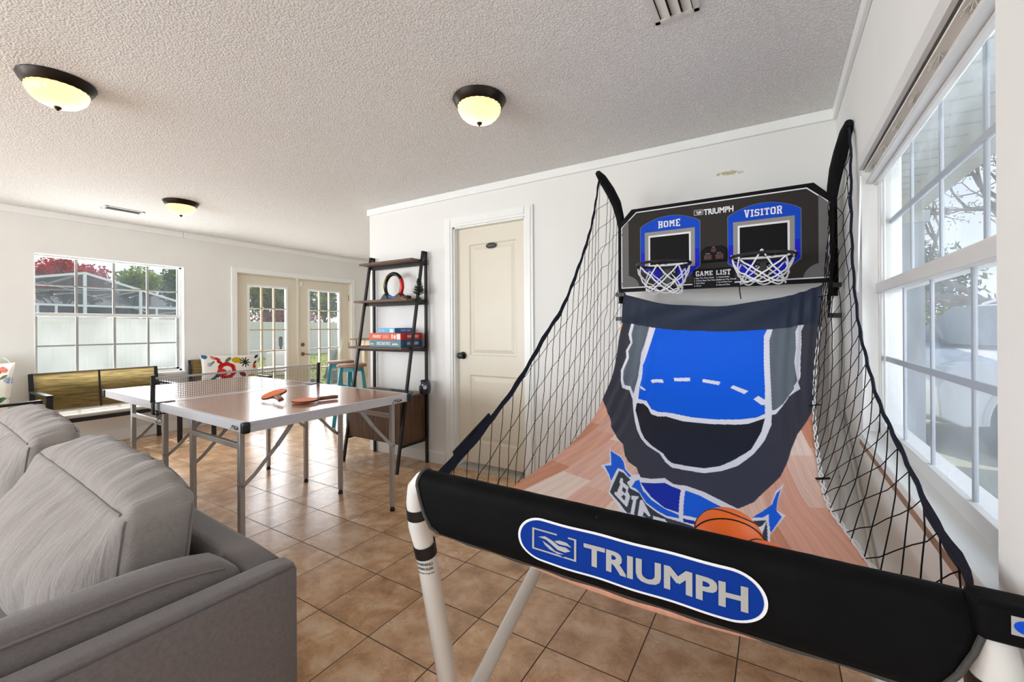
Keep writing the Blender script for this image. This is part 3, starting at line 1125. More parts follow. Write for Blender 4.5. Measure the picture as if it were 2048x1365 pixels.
vent((-0.318, 1.60, H), PI / 2, 0.36, 0.165, 'white louvred ceiling vent in front of the basketball game', 3)
vent((-5.63, 1.655, H), PI / 2, 0.31, 0.15, 'small white ceiling vent near the gridded window', 5)
ART=[
((0.022, 0.032, 0.06),[(1.1,-0.05),(-0.1,-0.05),(-0.0068,0.0831),(0.062,0.0828),(0.1779,0.0889),(0.3475,0.0927),(0.5062,0.0948),(0.654,0.0957),(0.7701,0.0955),(0.869,0.0935),(0.9363,0.0881),(1.0238,0.0887)]),
((0.04, 0.042, 0.06),[(0.0117,0.0808),(-0.0035,0.1481),(-0.0222,0.3169),(0.0189,0.3481),(0.0756,0.3852),(0.1146,0.4237),(0.1677,0.4588),(0.2168,0.4813),(0.259,0.5258),(0.29,0.5461),(0.334,0.5594),(0.3704,0.5933),(0.4165,0.5904),(0.4643,0.5788),(0.506,0.5942),(0.5558,0.5925),(0.6242,0.6056),(0.6885,0.6288),(0.7279,0.6474),(0.7417,0.6492),(0.7914,0.6229),(0.8226,0.5864),(0.8758,0.529),(0.8985,0.4805),(0.9155,0.4309),(0.9422,0.3805),(0.9765,0.3442),(0.9984,0.3139),(1.025,0.2521),(1.025,0.0742),(0.9341,0.0756),(0.7662,0.0748),(0.5026,0.0759),(0.1733,0.0687),(0.0066,0.0587)]),
((0.8, 0.81, 0.9),[(0.0675,0.0698),(0.0554,0.1144),(0.0749,0.138),(0.0514,0.1616),(0.0619,0.1799),(0.0398,0.2209),(0.0579,0.252),(0.0813,0.2792),(0.129,0.2844),(0.1541,0.3083),(0.1682,0.3131),(0.1511,0.2168),(0.1838,0.075)]),
((0.125, 0.155, 0.19),[(0.0865,0.0707),(0.075,0.1143),(0.0862,0.1374),(0.0681,0.1631),(0.0784,0.1814),(0.0589,0.2206),(0.0702,0.2486),(0.0863,0.267),(0.1263,0.27),(0.1538,0.2929),(0.1567,0.2833),(0.1508,0.2199),(0.1481,0.1657),(0.1779,0.0752)]),
((0.8, 0.81, 0.9),[(0.8041,0.0863),(0.943,0.0789),(0.9298,0.1051),(0.9372,0.1347),(0.9413,0.1734),(0.9473,0.2165),(0.9383,0.2307),(0.9493,0.2478),(0.9045,0.2683),(0.8799,0.2972),(0.8551,0.3201),(0.8308,0.3242)]),
((0.125, 0.155, 0.19),[(0.7914,0.0897),(0.9183,0.0835),(0.9055,0.105),(0.9162,0.1457),(0.9171,0.1816),(0.9257,0.2056),(0.9351,0.2263),(0.9225,0.2413),(0.9233,0.2499),(0.8985,0.2712),(0.8815,0.2909),(0.854,0.3068),(0.8254,0.3122)]),
((0.8, 0.81, 0.9),[(0.1805,0.0874),(0.1463,0.163),(0.1498,0.217),(0.1511,0.2716),(0.1583,0.3113),(0.1789,0.3391),(0.2152,0.3842),(0.2434,0.4127),(0.2821,0.4433),(0.3248,0.4658),(0.3952,0.4875),(0.4369,0.5168),(0.4712,0.5328),(0.5269,0.535),(0.6039,0.5363),(0.6674,0.521),(0.7215,0.4973),(0.7772,0.4491),(0.8163,0.4003),(0.8393,0.3529),(0.8374,0.3074),(0.8255,0.2443),(0.8115,0.1863),(0.7953,0.1219),(0.8075,0.0865),(0.5041,0.0835),(0.1845,0.0782)]),
((0.0, 0.115, 0.8),[(0.214,0.0803),(0.1736,0.1787),(0.1644,0.1974),(0.1712,0.2257),(0.1746,0.2675),(0.1914,0.3081),(0.2376,0.3109),(0.2774,0.3353),(0.3126,0.3403),(0.3856,0.3388),(0.4892,0.3446),(0.5859,0.3452),(0.7034,0.3401),(0.7731,0.3327),(0.8096,0.3207),(0.7993,0.2441),(0.7821,0.1741),(0.7681,0.111),(0.7855,0.0882),(0.579,0.0847),(0.372,0.0816)]),
((0.012, 0.014, 0.022),[(0.1915,0.3236),(0.2256,0.3212),(0.2539,0.331),(0.2852,0.3512),(0.3196,0.3551),(0.3603,0.3513),(0.4453,0.3593),(0.5897,0.3594),(0.7084,0.3557),(0.7441,0.3518),(0.811,0.3335),(0.8006,0.3746),(0.7642,0.4357),(0.6972,0.4806),(0.6559,0.5039),(0.5985,0.5185),(0.5202,0.5181),(0.4636,0.5162),(0.4395,0.5057),(0.4098,0.485),(0.3443,0.4625),(0.2979,0.4407),(0.2661,0.4163),(0.2291,0.3787),(0.198,0.3474)]),
((0.8, 0.81, 0.9),[(0.2258,0.2411),(0.2385,0.2363),(0.2893,0.2334),(0.3029,0.2436),(0.257,0.2453),(0.2409,0.2489)]),
((0.8, 0.81, 0.9),[(0.3488,0.2263),(0.4348,0.2219),(0.438,0.2323),(0.3576,0.2358)]),
((0.8, 0.81, 0.9),[(0.5014,0.2236),(0.5906,0.2294),(0.5846,0.2392),(0.5013,0.2325)]),
((0.8, 0.81, 0.9),[(0.6529,0.2382),(0.7272,0.2541),(0.7099,0.2625),(0.6416,0.246)]),
((0.8, 0.81, 0.9),[(0.7736,0.2671),(0.8065,0.2796),(0.8059,0.2926),(0.792,0.2944),(0.7534,0.2769)]),
((0.8, 0.81, 0.9),[(0.1797,0.2619),(0.2173,0.2748),(0.2083,0.2766),(0.1803,0.2709)]),
((0.8, 0.81, 0.9),[(0.1699,0.5053),(0.1881,0.5194),(0.2421,0.53),(0.2744,0.55),(0.3028,0.5788),(0.3364,0.5918),(0.3604,0.5822),(0.3734,0.5944),(0.4166,0.5903),(0.4635,0.5772),(0.5061,0.5942),(0.5558,0.5926),(0.6243,0.6057),(0.6886,0.6289),(0.7286,0.6452),(0.7587,0.6649),(0.7777,0.6848),(0.7773,0.7895),(0.4372,0.8569),(0.3741,0.7379),(0.3596,0.7175),(0.2975,0.6811),(0.2823,0.6436),(0.2435,0.6115),(0.192,0.5876),(0.2173,0.567)]),
((0.0, 0.02, 0.42),[(0.3841,0.6124),(0.4349,0.6046),(0.4722,0.5952),(0.5071,0.6044),(0.5409,0.6104),(0.5541,0.691),(0.5055,0.6842),(0.4493,0.6574),(0.4105,0.6315)]),
((0.0, 0.115, 0.8),[(0.5569,0.6094),(0.6123,0.6203),(0.6896,0.6499),(0.716,0.6698),(0.7234,0.6963),(0.6136,0.6975),(0.5693,0.6969)]),
((0.0, 0.115, 0.8),[(0.3608,0.6366),(0.3629,0.6101),(0.3736,0.6037),(0.4076,0.6393),(0.4531,0.6667),(0.5063,0.6871),(0.5554,0.6981),(0.5575,0.7092),(0.518,0.7086),(0.4829,0.6985),(0.4393,0.68),(0.4033,0.6511),(0.3798,0.639)]),
((0.0, 0.115, 0.8),[(0.1854,0.5202),(0.2428,0.5339),(0.271,0.5508),(0.2954,0.5767),(0.3365,0.5976),(0.3306,0.603),(0.2912,0.5818),(0.2641,0.5797),(0.2764,0.6355),(0.2482,0.6101),(0.2069,0.5848),(0.2312,0.5758)]),
((0.03, 0.045, 0.06),[(0.2772,0.5895),(0.2984,0.5918),(0.3418,0.6116),(0.3354,0.6245),(0.3615,0.6438),(0.4003,0.6518),(0.4417,0.686),(0.4847,0.7041),(0.5167,0.7146),(0.5731,0.7199),(0.611,0.7262),(0.6412,0.8107),(0.4708,0.848),(0.3979,0.7314),(0.356,0.7056),(0.2998,0.6766)]),
((0.0, 0.02, 0.42),[(0.5709,0.7066),(0.6132,0.7086),(0.6102,0.7185),(0.5727,0.7173)]),
((0.8, 0.81, 0.9),[(0.3016,0.6126),(0.3128,0.6154),(0.3215,0.6283),(0.3516,0.639),(0.3579,0.6558),(0.3765,0.6723),(0.3849,0.712),(0.3181,0.6783),(0.3161,0.6697),(0.3239,0.6711),(0.3165,0.6374),(0.3091,0.6318)]),
((0.8, 0.81, 0.9),[(0.3784,0.6682),(0.405,0.6648),(0.4065,0.6748),(0.4021,0.6759),(0.4165,0.7266),(0.4203,0.7285),(0.423,0.7407),(0.4005,0.7337),(0.3985,0.7268),(0.4052,0.728),(0.3921,0.682),(0.3848,0.6805)]),
((0.8, 0.81, 0.9),[(0.4151,0.676),(0.4238,0.6738),(0.4695,0.7194),(0.4651,0.7233),(0.454,0.7172),(0.4426,0.711),(0.446,0.7265),(0.4582,0.7278),(0.4692,0.7418),(0.4696,0.758),(0.4351,0.7419),(0.4318,0.7343)]),
((0.8, 0.81, 0.9),[(0.4775,0.7176),(0.5156,0.7205),(0.5391,0.7371),(0.5298,0.7429),(0.5158,0.7314),(0.4965,0.7315),(0.4957,0.7464),(0.5204,0.7671),(0.4913,0.7739)]),
((0.8, 0.81, 0.9),[(0.5388,0.7359),(0.5698,0.7311),(0.5812,0.7366),(0.5828,0.7783),(0.5523,0.7726)]),
((0.03, 0.045, 0.06),[(0.3318,0.6444),(0.3488,0.6509),(0.3536,0.6661),(0.3358,0.6583)]),
((0.03, 0.045, 0.06),[(0.3518,0.672),(0.3611,0.6766),(0.3665,0.6924),(0.3467,0.6807)]),
((0.8, 0.81, 0.9),[(0.8877,0.5511),(0.8552,0.6453),(0.8762,0.6594),(0.8144,0.7209),(0.8057,0.7578),(0.7974,0.7989),(0.7627,0.8034),(0.7788,0.736),(0.7824,0.7061),(0.7728,0.6813),(0.8031,0.6579),(0.8407,0.6303),(0.861,0.5803)]),
((0.0, 0.115, 0.8),[(0.8767,0.5719),(0.8548,0.647),(0.8645,0.6652),(0.817,0.7163),(0.8227,0.6832),(0.8296,0.6592),(0.8094,0.671),(0.7773,0.6747),(0.8068,0.6558),(0.8462,0.6264),(0.8625,0.588)]),
((0.03, 0.045, 0.06),[(0.7768,0.6842),(0.818,0.6787),(0.7991,0.6981),(0.7816,0.7031)]),
((0.03, 0.045, 0.06),[(0.8175,0.6803),(0.8049,0.7361),(0.8023,0.7608),(0.7863,0.7627),(0.7875,0.7462),(0.7929,0.723)]),
]
# ================================================================ basketball arcade game
m_pipe = mat('white powder-coated pipe', (226, 226, 222), 0.28, coat=0.3)
m_blackcloth = mat('black polyester', (9, 9, 10), 0.7, bump=0.25, bscale=26, spec=0.1)
m_strap = mat('black webbing', (17, 17, 21), 0.8, bump=0.3, bscale=300, spec=0.2)
m_cord = mat('black net cord', (14, 14, 15), 0.8, spec=0.2)
m_whitecord = mat('white net cord', (232, 232, 232), 0.7)
m_seam = mat('grey seam tape', (66, 64, 62), 0.8, bump=0.3, bscale=200)
m_pwhite = mat('printed white', (232, 232, 236), 0.45)
m_psilver = mat('printed silver grey', (168, 168, 166), 0.5)
m_pblue = mat('printed blue', (10, 72, 196), 0.5, spec=0.15)
m_pblue2 = mat('printed deep blue', (26, 30, 200), 0.5, spec=0.15)
m_board = mat('charcoal board', (50, 47, 45), 0.5, spec=0.12)
m_bgrey = mat('printed grey', (112, 112, 110), 0.5, spec=0.15)
m_fgrey = mat('printed warm grey', (142, 138, 130), 0.45)
m_bpanel = mat('printed black', (14, 15, 17), 0.5, spec=0.12)

XGL, XGR = -0.842, 0.262
game = thing('basketball_game', 'two-hoop indoor basketball game with black backboard, side nets and printed ball ramp', 'basketball game', (-0.29, 1.8, 0))

# frame pipes
for x, sx in ((XGL, -1), (XGR, 1)):
    b = MB().tube([(x - sx * .056, .862, .838), (x - sx * .03, .862, .833), (x - sx * .008, .864, .812), (x, .868, .775), (x + sx * .002, .877, .705), (x, .90, .63), (x, 1.03, .02)], .0285, 20)
    build('front_leg', b, m_pipe, game)
    b = MB().lathe([(0, 0), (.028, 0), (.028, .03), (.024, .034), (0, .034)], (x, 1.033, 0.0), 16)
    build('leg_cap', b, m_black, game)
    b = MB().tube([(x, 1.065, .03), (x, 1.6, .272), (x, 2.72, .80)], .025, 18)
    build('side_pipe', b, m_pipe, game)
    b = MB().tube([(x, 2.745, .0), (x, 2.745, 1.42)], .0225, 18)
    build('rear_upright', b, m_pipe, game)
    b = MB().tube([(x, 2.735, 1.40), (x - sx * .004, 2.72, 1.93)], .018, 12)
    build('rear_post', b, m_blackcloth, game)
    # flared net arm in its black sleeve
    b = MB()
    path = [(x + sx * -.012, 2.715, 1.86), (x - sx * .004, 2.70, 1.95), (x + sx * .006, 2.66, 2.03), (x + sx * .014, 2.56, 2.085), (x + sx * .02, 2.44, 2.125), (x + sx * .022, 2.375, 2.138)]
    b.tube(path, .024, 12, rr=[.02, .026, .03, .029, .025, .016])
    build('net_arm', b, m_strap, game)
    for zz in (1.455, 1.30):
        build('clamp', MB().box(x - .028, x + .028, 2.70, 2.735, zz - .012, zz + .012), m_black, game)
    build('pipe_collar', MB().tube([(x + sx * .001, .8705, .757), (x + sx * .002, .8755, .727)], .0305, 20, caps=False), m_black, game)
    build('pipe_collar', MB().tube([(x, .8955, .648), (x, .904, .612)], .0312, 20, caps=False), m_black, game)
b = MB().tube([(XGL + .05, 2.745, .42), (XGR - .05, 2.745, .42)], .02, 14)
build('rear_crossbar', b, m_pipe, game)
# knobs of the frame bolts
for x, y, z in ((XGR + .0, 2.50, .553), (XGR + .018, .905, .60), (XGL - .0, 2.50, .553)):
    s = 1 if x > 0 else -1
    k = MB().tube([(x, y, z), (x + s * .006, y - .03, z)], .004, 8).tube([(x + s * .006, y - .03, z), (x + s * .008, y - .045, z)], .017, 14)
    build('bolt_knob', k, m_black, game)
# warning lettering wrapped on the left leg
wl = MB()


def on_leg(x, y):
    a = x / .0292
    c = Vector((XGL, .909 + (.592 - .60 - y) * 0.21, .592 + y))
    d = math.atan2(-1, .62)
    return (c.x + .0291 * math.cos(d + a), c.y + .0291 * math.sin(d + a) - .0005, c.z)


for i, (t, h) in enumerate((('WARNING!', .009), ('CHOKING HAZARD', .008), ('keep feet on ground', .006))):
    letter_sheet(wl, t, on_leg, w=.05, h=h, x0=-.027, y0=-.002 - .013 * i, bold=.008)
build('warning_label', wl, m_bpanel, game, smooth=0)

# front bar with its black cover
XCL, XCR = -0.802, 0.243
bar = MB().tube([(XGL + .06, .862, .838), (XGR - .06, .862, .838)], .0275, 16)
build('front_bar', bar, m_pipe, game)
cov = MB()
NU = 60
prof = [(.8935, .765), (.8935, .80)] + [(.862 + .0315 * math.cos(a), .838 + .0300 * math.sin(a)) for a in np.linspace(0, PI * 1.02, 11)] + [(.8300, .80), (.8290, .765), (.8315, .735), (.838, .722)]
grid = []
for i in range(NU + 1):
    u = i / NU
    x = XCL + (XCR - XCL) * u
    row = []
    for j, (py, pz) in enumerate(prof):
        q = j / (len(prof) - 1)
        wr = .0012 * math.sin(u * 160 + q * 9) * (1 if 2 < j < 13 else .4) + .0016 * math.sin(u * 47 + 1.3)
        end = min(u, 1 - u)
        xx = x
        if end < .06 and j > 12:
            xx += (1 if u < .5 else -1) * (.06 - end) * 1.1 * ((j - 12) / 4) ** 1.3
        row.append((xx, py - wr, pz + wr * .6 - .004 * math.sin(PI * u) * (j > 13)))
    grid.append(row)
cov.sheet(grid)
co = build('bar_cover', cov, m_blackcloth, game, smooth=60)
so = co.modifiers.new('cloth', 'SOLIDIFY')
so.thickness = .002
for g in (grid[0], grid[-1]):
    build('seam_tape', MB().tube([Vector(p) + Vector((0, -.001, 0)) for p in g[2:]], .0045, 8), m_seam, game)
build('lower_hem', MB().sheet([[(XCL + .06 + (XCR - XCL - .12) * i / 40, yy, zz - .004 * math.sin(PI * i / 40) + .0015 * math.sin(i * 1.1)) for yy, zz in ((.840, .724), (.846, .712), (.862, .708))] for i in range(41)]), m_seam, game, smooth=60)


def cover_pt(x, z, off=.0025):
    """point on the front face of the cover"""
    zs = [.722, .735, .765, .80, .838]
    ys = [.838, .8315, .8290, .8300, .8305]
    u = (x - XCL) / (XCR - XCL)
    wr = .0016 * math.sin(u * 47 + 1.3)
    return (x, float(np.interp(z, zs, ys)) - off - wr - .0006, z - .0035)


def stadium(cx, cz, w, h, n=24):
    r = h / 2
    pts = []
    for i in range(n + 1):
        a = -PI / 2 + PI * i / n
        pts.append((cx + w / 2 - r * 1.25 + r * 1.25 * math.cos(a), cz + r * math.sin(a)))
    for i in range(n + 1):
        a = PI / 2 + PI * i / n
        pts.append((cx - w / 2 + r * 1.25 + r * 1.25 * math.cos(a), cz + r * math.sin(a)))
    return pts


def decal(mb, pts, fn):
    """fill a convex-ish outline as a fan of strips so that it follows the surface"""
    c = (sum(p[0] for p in pts) / len(pts), sum(p[1] for p in pts) / len(pts))
    K = 6
    k = len(pts)
    vs = [fn(*c)]
    for q in range(1, K + 1):
        for p in pts:
            vs.append(fn(c[0] + (p[0] - c[0]) * q / K, c[1] + (p[1] - c[1]) * q / K))
    fs = []
    for i in range(k):
        j = (i + 1) % k
        fs.append((0, 1 + i, 1 + j))
        for q in range(K - 1):
            a = 1 + q * k
            fs.append((a + i, a + k + i, a + k + j, a + j))
    mb.add(vs, fs)


def stad_grid(mb, cx, cz, w, h, fn, n=48):
    r = h / 2
    e = r * 1.25
    rows = []
    for i in range(n + 1):
        x = -w / 2 * math.cos(PI * i / n)
        d = max(0.0, abs(x) - (w / 2 - e))
        hh = r * math.sqrt(max(0, 1 - (d / e) ** 2))
        rows.append([fn(cx + x, cz - hh + 2 * hh * j / 6) for j in range(7)])
    mb.sheet(rows)


LCX, LCZ, LW, LH = -.252, .7885, .482, .094
lb = MB()
stad_grid(lb, LCX, LCZ, LW, LH, lambda x, z: cover_pt(x, z, .0016))
build('logo_border', lb, m_pwhite, game, smooth=60)
lb = MB()
stad_grid(lb, LCX, LCZ, LW - .012, LH - .010, lambda x, z: cover_pt(x, z, .0026))
logo_panel = build('logo_panel', lb, mat('royal blue print', (4, 50, 140), 0.6, spec=0.1), game, smooth=60)


def hawk(mb, fn, x0, z0, w, h):
    """swooping twin-wing emblem inside a thin rectangular frame"""
    t = .045
    for a, b, c, d in ((0, 1, 0, t * 1.6), (0, 1, 1 - t * 1.6, 1), (0, t, 0, 1), (1 - t, 1, 0, 1)):
        mb.add([fn(x0 + a * w, z0 + c * h), fn(x0 + b * w, z0 + c * h), fn(x0 + b * w, z0 + d * h), fn(x0 + a * w, z0 + d * h)], [(0, 1, 2, 3)])
    for poly in ([(.14, .62), (.30, .74), (.48, .64), (.62, .50), (.78, .52), (.88, .40), (.76, .28), (.60, .30), (.46, .46), (.32, .60)],
                 [(.52, .66), (.64, .76), (.80, .74), (.90, .58), (.80, .60), (.66, .58), (.58, .60)],
                 [(.24, .50), (.40, .38), (.54, .22), (.74, .18), (.60, .12), (.42, .20), (.30, .34)]):
        mb.add([fn(x0 + a * w, z0 + b * h) for a, b in poly], [tuple(range(len(poly)))])


lt = MB()
fn = lambda x, z: cover_pt(x, z, .0038)
letter_sheet(lt, 'TRIUMPH', fn, w=.292, h=.040, x0=LCX - .082, y0=LCZ - .021, bold=.03)
hawk(lt, fn, LCX - .205, LCZ - .022, .105, .046)
build('logo_lettering', lt, m_psilver, game, smooth=0)

# black block with a small blue emblem on the right-hand pipe
blk = MB().rbox((XGR + .003, .842, .853), (.036, .03, .026), .012, 8)
build('corner_sleeve', blk, m_blackcloth, game)
e = MB()
e.prism([(-.016, -.012), (.016, -.012), (.016, .012), (-.016, .012)], (XGR + .014, .8108, .860), (1, 0, 0), (0, 0, 1), .0012)
build('emblem_card', e, m_psilver, game)
e = MB()
e.prism([(.014 * math.cos(a), .009 * math.sin(a)) for a in np.linspace(0, 2 * PI, 24)[:-1]], (XGR + .014, .8094, .860), (1, 0, 0), (0, 0, 1), .0006)
build('emblem', e, m_pblue, game)

# ---------------------------------------------------------------- printed ramp cloth


def catmull(P, ts):
    P = np.asarray(P, float)
    n = len(P)
    d = np.r_[0, np.cumsum(np.linalg.norm(np.diff(P, axis=0), axis=1))]
    d /= d[-1]
    out = np.empty((len(ts), P.shape[1]))
    m = np.zeros_like(P)
    for i in range(n):
        a = max(i - 1, 0)
        b = min(i + 1, n - 1)
        m[i] = (P[b] - P[a]) / (d[b] - d[a])
    for k, t in enumerate(ts):
        i = min(max(np.searchsorted(d, t) - 1, 0), n - 2)
        h = d[i + 1] - d[i]
        s = (t - d[i]) / h
        out[k] = (2*s**3-3*s*s+1)*P[i]+(s**3-2*s*s+s)*h*m[i]+(-2*s**3+3*s*s)*P[i+1]+(s**3-s*s)*h*m[i+1]
    return out


LEFT = [(-.815, 2.70, 1.455), (-.82, 2.66, 1.30), (-.82, 2.507, .991), (-.82, 2.303, .842), (-.82, 2.17, .769), (-.82, 1.914, .707), (-.82, 1.693, .681), (-.82, 1.45, .672), (-.81, 1.15, .663), (-.80, 1.0, .668), (-.80, .925, .700), (-.80, .885, .78)]
RIGHT = [(.212, 2.70, 1.455), (.192, 2.643, 1.259), (.167, 2.559, 1.071), (.151, 2.429, .92), (.141, 2.253, .81), (.138, 2.064, .738), (.135, 1.863, .699), (.139, 1.66, .679), (.17, 1.456, .672), (.20, 1.25, .668), (.222, 1.05, .663), (.23, .99, .669), (.23, .925, .700), (.23, .885, .78)]


def cloth_surface(NU, NV):
    vs = np.linspace(0, 1, NV)
    us = np.linspace(0, 1, NU)
    A = catmull(LEFT, vs)
    B = catmull(RIGHT, vs)
    U = us[None, :, None]
    S = A[:, None, :] * (1 - U) + B[:, None, :] * U
    uu = us[None, :]
    vv = vs[:, None]
    b = 4 * uu * (1 - uu)
    S[..., 2] -= b * (.062 * np.exp(-(vv / .05) ** 2) + .028 + .03 * np.clip((vv - .25) / .5, 0, 1) - .02 * np.clip((vv - .93) / .07, 0, 1))
    f = .010 * np.exp(-((uu - .10) / .10) ** 2) * np.sin(uu * 95 + vv * 6) * np.clip(vv * 4, 0, 1) * np.clip((.85 - vv) * 4, 0, 1)
    f += .006 * np.exp(-((uu - .93) / .08) ** 2) * np.sin(uu * 120 - vv * 9) * np.clip((.8 - vv) * 4, 0, 1)
    f += .009 * np.exp(-(vv / .10) ** 2) * np.sin(uu * 20 + vv * 55)
    S[..., 1] -= f * .8
    S[..., 2] += f * .3
    return S


NU, NV = 461, 731
CS = cloth_surface(NU, NV)
UU, VV = np.meshgrid(np.linspace(0, 1, NU), np.linspace(0, 1, NV))
# printed parquet: boards that run up the ramp and fan out sideways
cx = (UU - .52) / (.45 + .75 * VV)
board = np.floor(cx * 7.5 + .5)
row = np.floor(VV * 5.5 + (np.abs(board * 7.13) % 1.0))
hsh = np.modf(np.abs(np.sin(board * 12.9898 + row * 78.233) * 43758.5453))[0]
pal = np.array([lin((224, 168, 144))[:3], lin((232, 194, 176))[:3], lin((208, 144, 114))[:3], lin((228, 180, 160))[:3], lin((238, 214, 200))[:3]])
wood = pal[(hsh * 5).astype(int) % 5]
grain = np.sin(cx * 420 + np.sin(VV * 30 + board) * 2.2 + hsh * 30) * .5 + np.sin(cx * 173 + VV * 9 + hsh * 11) * .5
wood = wood * (1 + .08 * grain[..., None])
COLS = np.ones((NV, NU, 4))
COLS[..., :3] = wood
for colr, poly in ART[1:] + ART[:1]:
    ins = in_poly(UU, VV, poly)
    COLS[ins, :3] = colr
cl = MB()
cl.sheet(CS.tolist())
ramp = build('ramp_cloth', cl, attr_mat('printed polyester', 0.55, weave=9.0), game, smooth=0)
ramp.data.polygons.foreach_set('use_smooth', [True] * len(ramp.data.polygons))
set_print(ramp, COLS)
# white rope lacing along the right edge and the ties
lace = MB()
for ph in (0, PI):
    pts = []
    for k in range(150):
        v = .10 + .80 * k / 149
        p = catmull(RIGHT, [v])[0]
        a = v * 120 + ph
        pts.append((p[0] + .006 + .005 * math.cos(a), p[1] - .003 + .005 * math.sin(a), p[2] + .004))
    lace.tube(pts, .0032, 5)
build('edge_rope', lace, m_whitecord, game)
for P, v in ((RIGHT, .30), (RIGHT, .54), (LEFT, .03), (RIGHT, .03)):
    p = catmull(P, [v])[0]
    build('tie_strap', MB().bar((p[0] - .012 * (1 if p[0] > 0 else -1), p[1] - .006, p[2] + .006), (p[0] + .03 * (1 if p[0] > 0 else -1), p[1] + .004, p[2] + .012), .012, .004), m_strap, game)
build('rear_cord', MB().tube([(-.165, 2.70, 1.47), (-.163, 2.705, 1.44), (-.158, 2.71, 1.40)], .0035, 6), m_black, game)

# ---------------------------------------------------------------- backboard
BY = 2.68
X0, X1, Z0, Z1 = -.836, .254, 1.468, 1.982


def bp(y):
    return lambda x, z: (x, y, z)


bd = MB()
bd.prism([(X0, Z0), (X1, Z0), (X1, Z1 - .082), (X1 - .078, Z1), (X0 + .078, Z1), (X0, Z1 - .082)], (0, BY, 0), (1, 0, 0), (0, 0, 1), -.022)
board_o = build('backboard', bd, m_bpanel, game, smooth=0)


def flat(name, polys, m, y, parent=board_o):
    mb = MB()
    for p in polys:
        mb.add([(x, y, z) for x, z in p], [tuple(range(len(p)))])
    return build(name, mb, m, parent, smooth=0)


def rect(a, b, c, d):
    return [(a, c), (b, c), (b, d), (a, d)]


xa, xb, zc, zd = X0 + .012, X1 - .012, Z0 + .022, Z1 - .020
inner = [(xa, zc), (xb, zc), (xb, zd - .088), (xb - .095, zd), (xa + .095, zd), (xa, zd - .088)]
flat('white_line', [inner], m_pwhite, BY - .0008)
g = .0065
inner2 = [(xa + g, zc + g), (xb - g, zc + g), (xb - g, zd - .090), (xb - .097, zd - g), (xa + .097, zd - g), (xa + g, zd - .090)]
flat('board_field', [inner2], m_board, BY - .0014)
ss = .047
flat('side_strip', [[(xa + g, zc + g), (xa + ss, zc + g), (xa + ss, zd - .046), (xa + g, zd - .090)]], m_bgrey, BY - .002)
flat('side_strip', [[(xb - ss, zc + g), (xb - g, zc + g), (xb - g, zd - .090), (xb - ss, zd - .046)]], m_bgrey, BY - .002)
for sx, x in ((1, xa + g), (-1, xb - g)):
    q = [(x, zc + g)] + [(x + sx * .105 * math.cos(a), zc + g + .078 * math.sin(a)) for a in np.linspace(0, PI / 2, 14)]
    flat('corner_disc', [q if sx > 0 else q[::-1]], m_bgrey, BY - .0022)


def hoop_panel(cx, word):
    hw = .169
    a = [(cx - hw, 1.60), (cx - .105, 1.545), (cx - .062, zc + g + .004), (cx + .062, zc + g + .004), (cx + .105, 1.545), (cx + hw, 1.60), (cx + hw, 1.858)]
    a += [(cx + hw - 2 * hw * k / 16, 1.858 + .054 * math.sin(PI * k / 16) ** .8) for k in range(1, 16)] + [(cx - hw, 1.858)]
    ce = (cx, 1.72)
    flat('panel_edge', [[(ce[0] + (x - ce[0]) * 1.02, ce[1] + (z - ce[1]) * 1.012) for x, z in a]], m_bgrey, BY - .0024)
    flat('panel', [a], m_pblue, BY - .003)
    low = [(cx - hw + .004, 1.605), (cx - .103, 1.548), (cx - .06, zc + g + .006), (cx + .06, zc + g + .006), (cx + .103, 1.548), (cx + hw - .004, 1.605), (cx + hw - .004, 1.70), (cx - hw + .004, 1.70)]
    flat('panel_base', [low], m_pblue2, BY - .0034)
    flat('grey_frame', [rect(cx - .143, cx + .143, 1.600, 1.825)], m_fgrey, BY - .004)
    flat('white_frame', [rect(cx - .121, cx + .121, 1.608, 1.803)], m_pwhite, BY - .0046)
    flat('target', [rect(cx - .111, cx + .111, 1.624, 1.792)], m_bpanel, BY - .0052)
    t = MB()
    w_ = .125 if word == 'HOME' else .178
    slab_sheet(t, word, bp(BY - .0042), cx - w_ / 2, 1.846, w_, .036, arch=.25)
    build('lettering', t, m_pwhite, board_o, smooth=0)


HX = (-.533, -.049)
hoop_panel(HX[0], 'HOME')
hoop_panel(HX[1], 'VISITOR')
t = MB()
letter_sheet(t, 'TRIUMPH', bp(BY - .003), w=.150, h=.031, x0=-.341, y0=1.888, bold=.03)
hawk(t, bp(BY - .003), -.394, 1.892, .048, .030)
build('logo_lettering', t, m_pwhite, board_o, smooth=0)
# score display
sb = MB().prism([(-.358, 1.614), (-.223, 1.614), (-.223, 1.680), (-.250, 1.702), (-.330, 1.702), (-.358, 1.678)], (0, BY - .001, 0), (1, 0, 0), (0, 0, 1), .016)
sc_o = build('score_display', sb, m_bpanel, board_o, bevel=.003)
flat('digit_window', [rect(-.303, -.277, 1.668, 1.690)], mat('dark red display', (70, 12, 12), 0.2), BY - .0185, sc_o)
flat('digit_window', [rect(-.340, -.300, 1.628, 1.655)], mat('dark red display', (70, 12, 12), 0.2), BY - .0185, sc_o)
flat('digit_window', [rect(-.280, -.240, 1.628, 1.655)], mat('dark red display', (70, 12, 12), 0.2), BY - .0185, sc_o)
t = MB()
for s_, x_, z_ in (('TIME', -.297, 1.693), ('HOME', -.331, 1.659), ('VISITOR', -.273, 1.659)):
    t = MB()
    letter_sheet(t, s_, bp(BY - .0186), w=.014 if s_ == 'TIME' else .022, h=.005, x0=x_, y0=z_, bold=.01)
    build('lettering', t, m_psilver, sc_o, smooth=0)
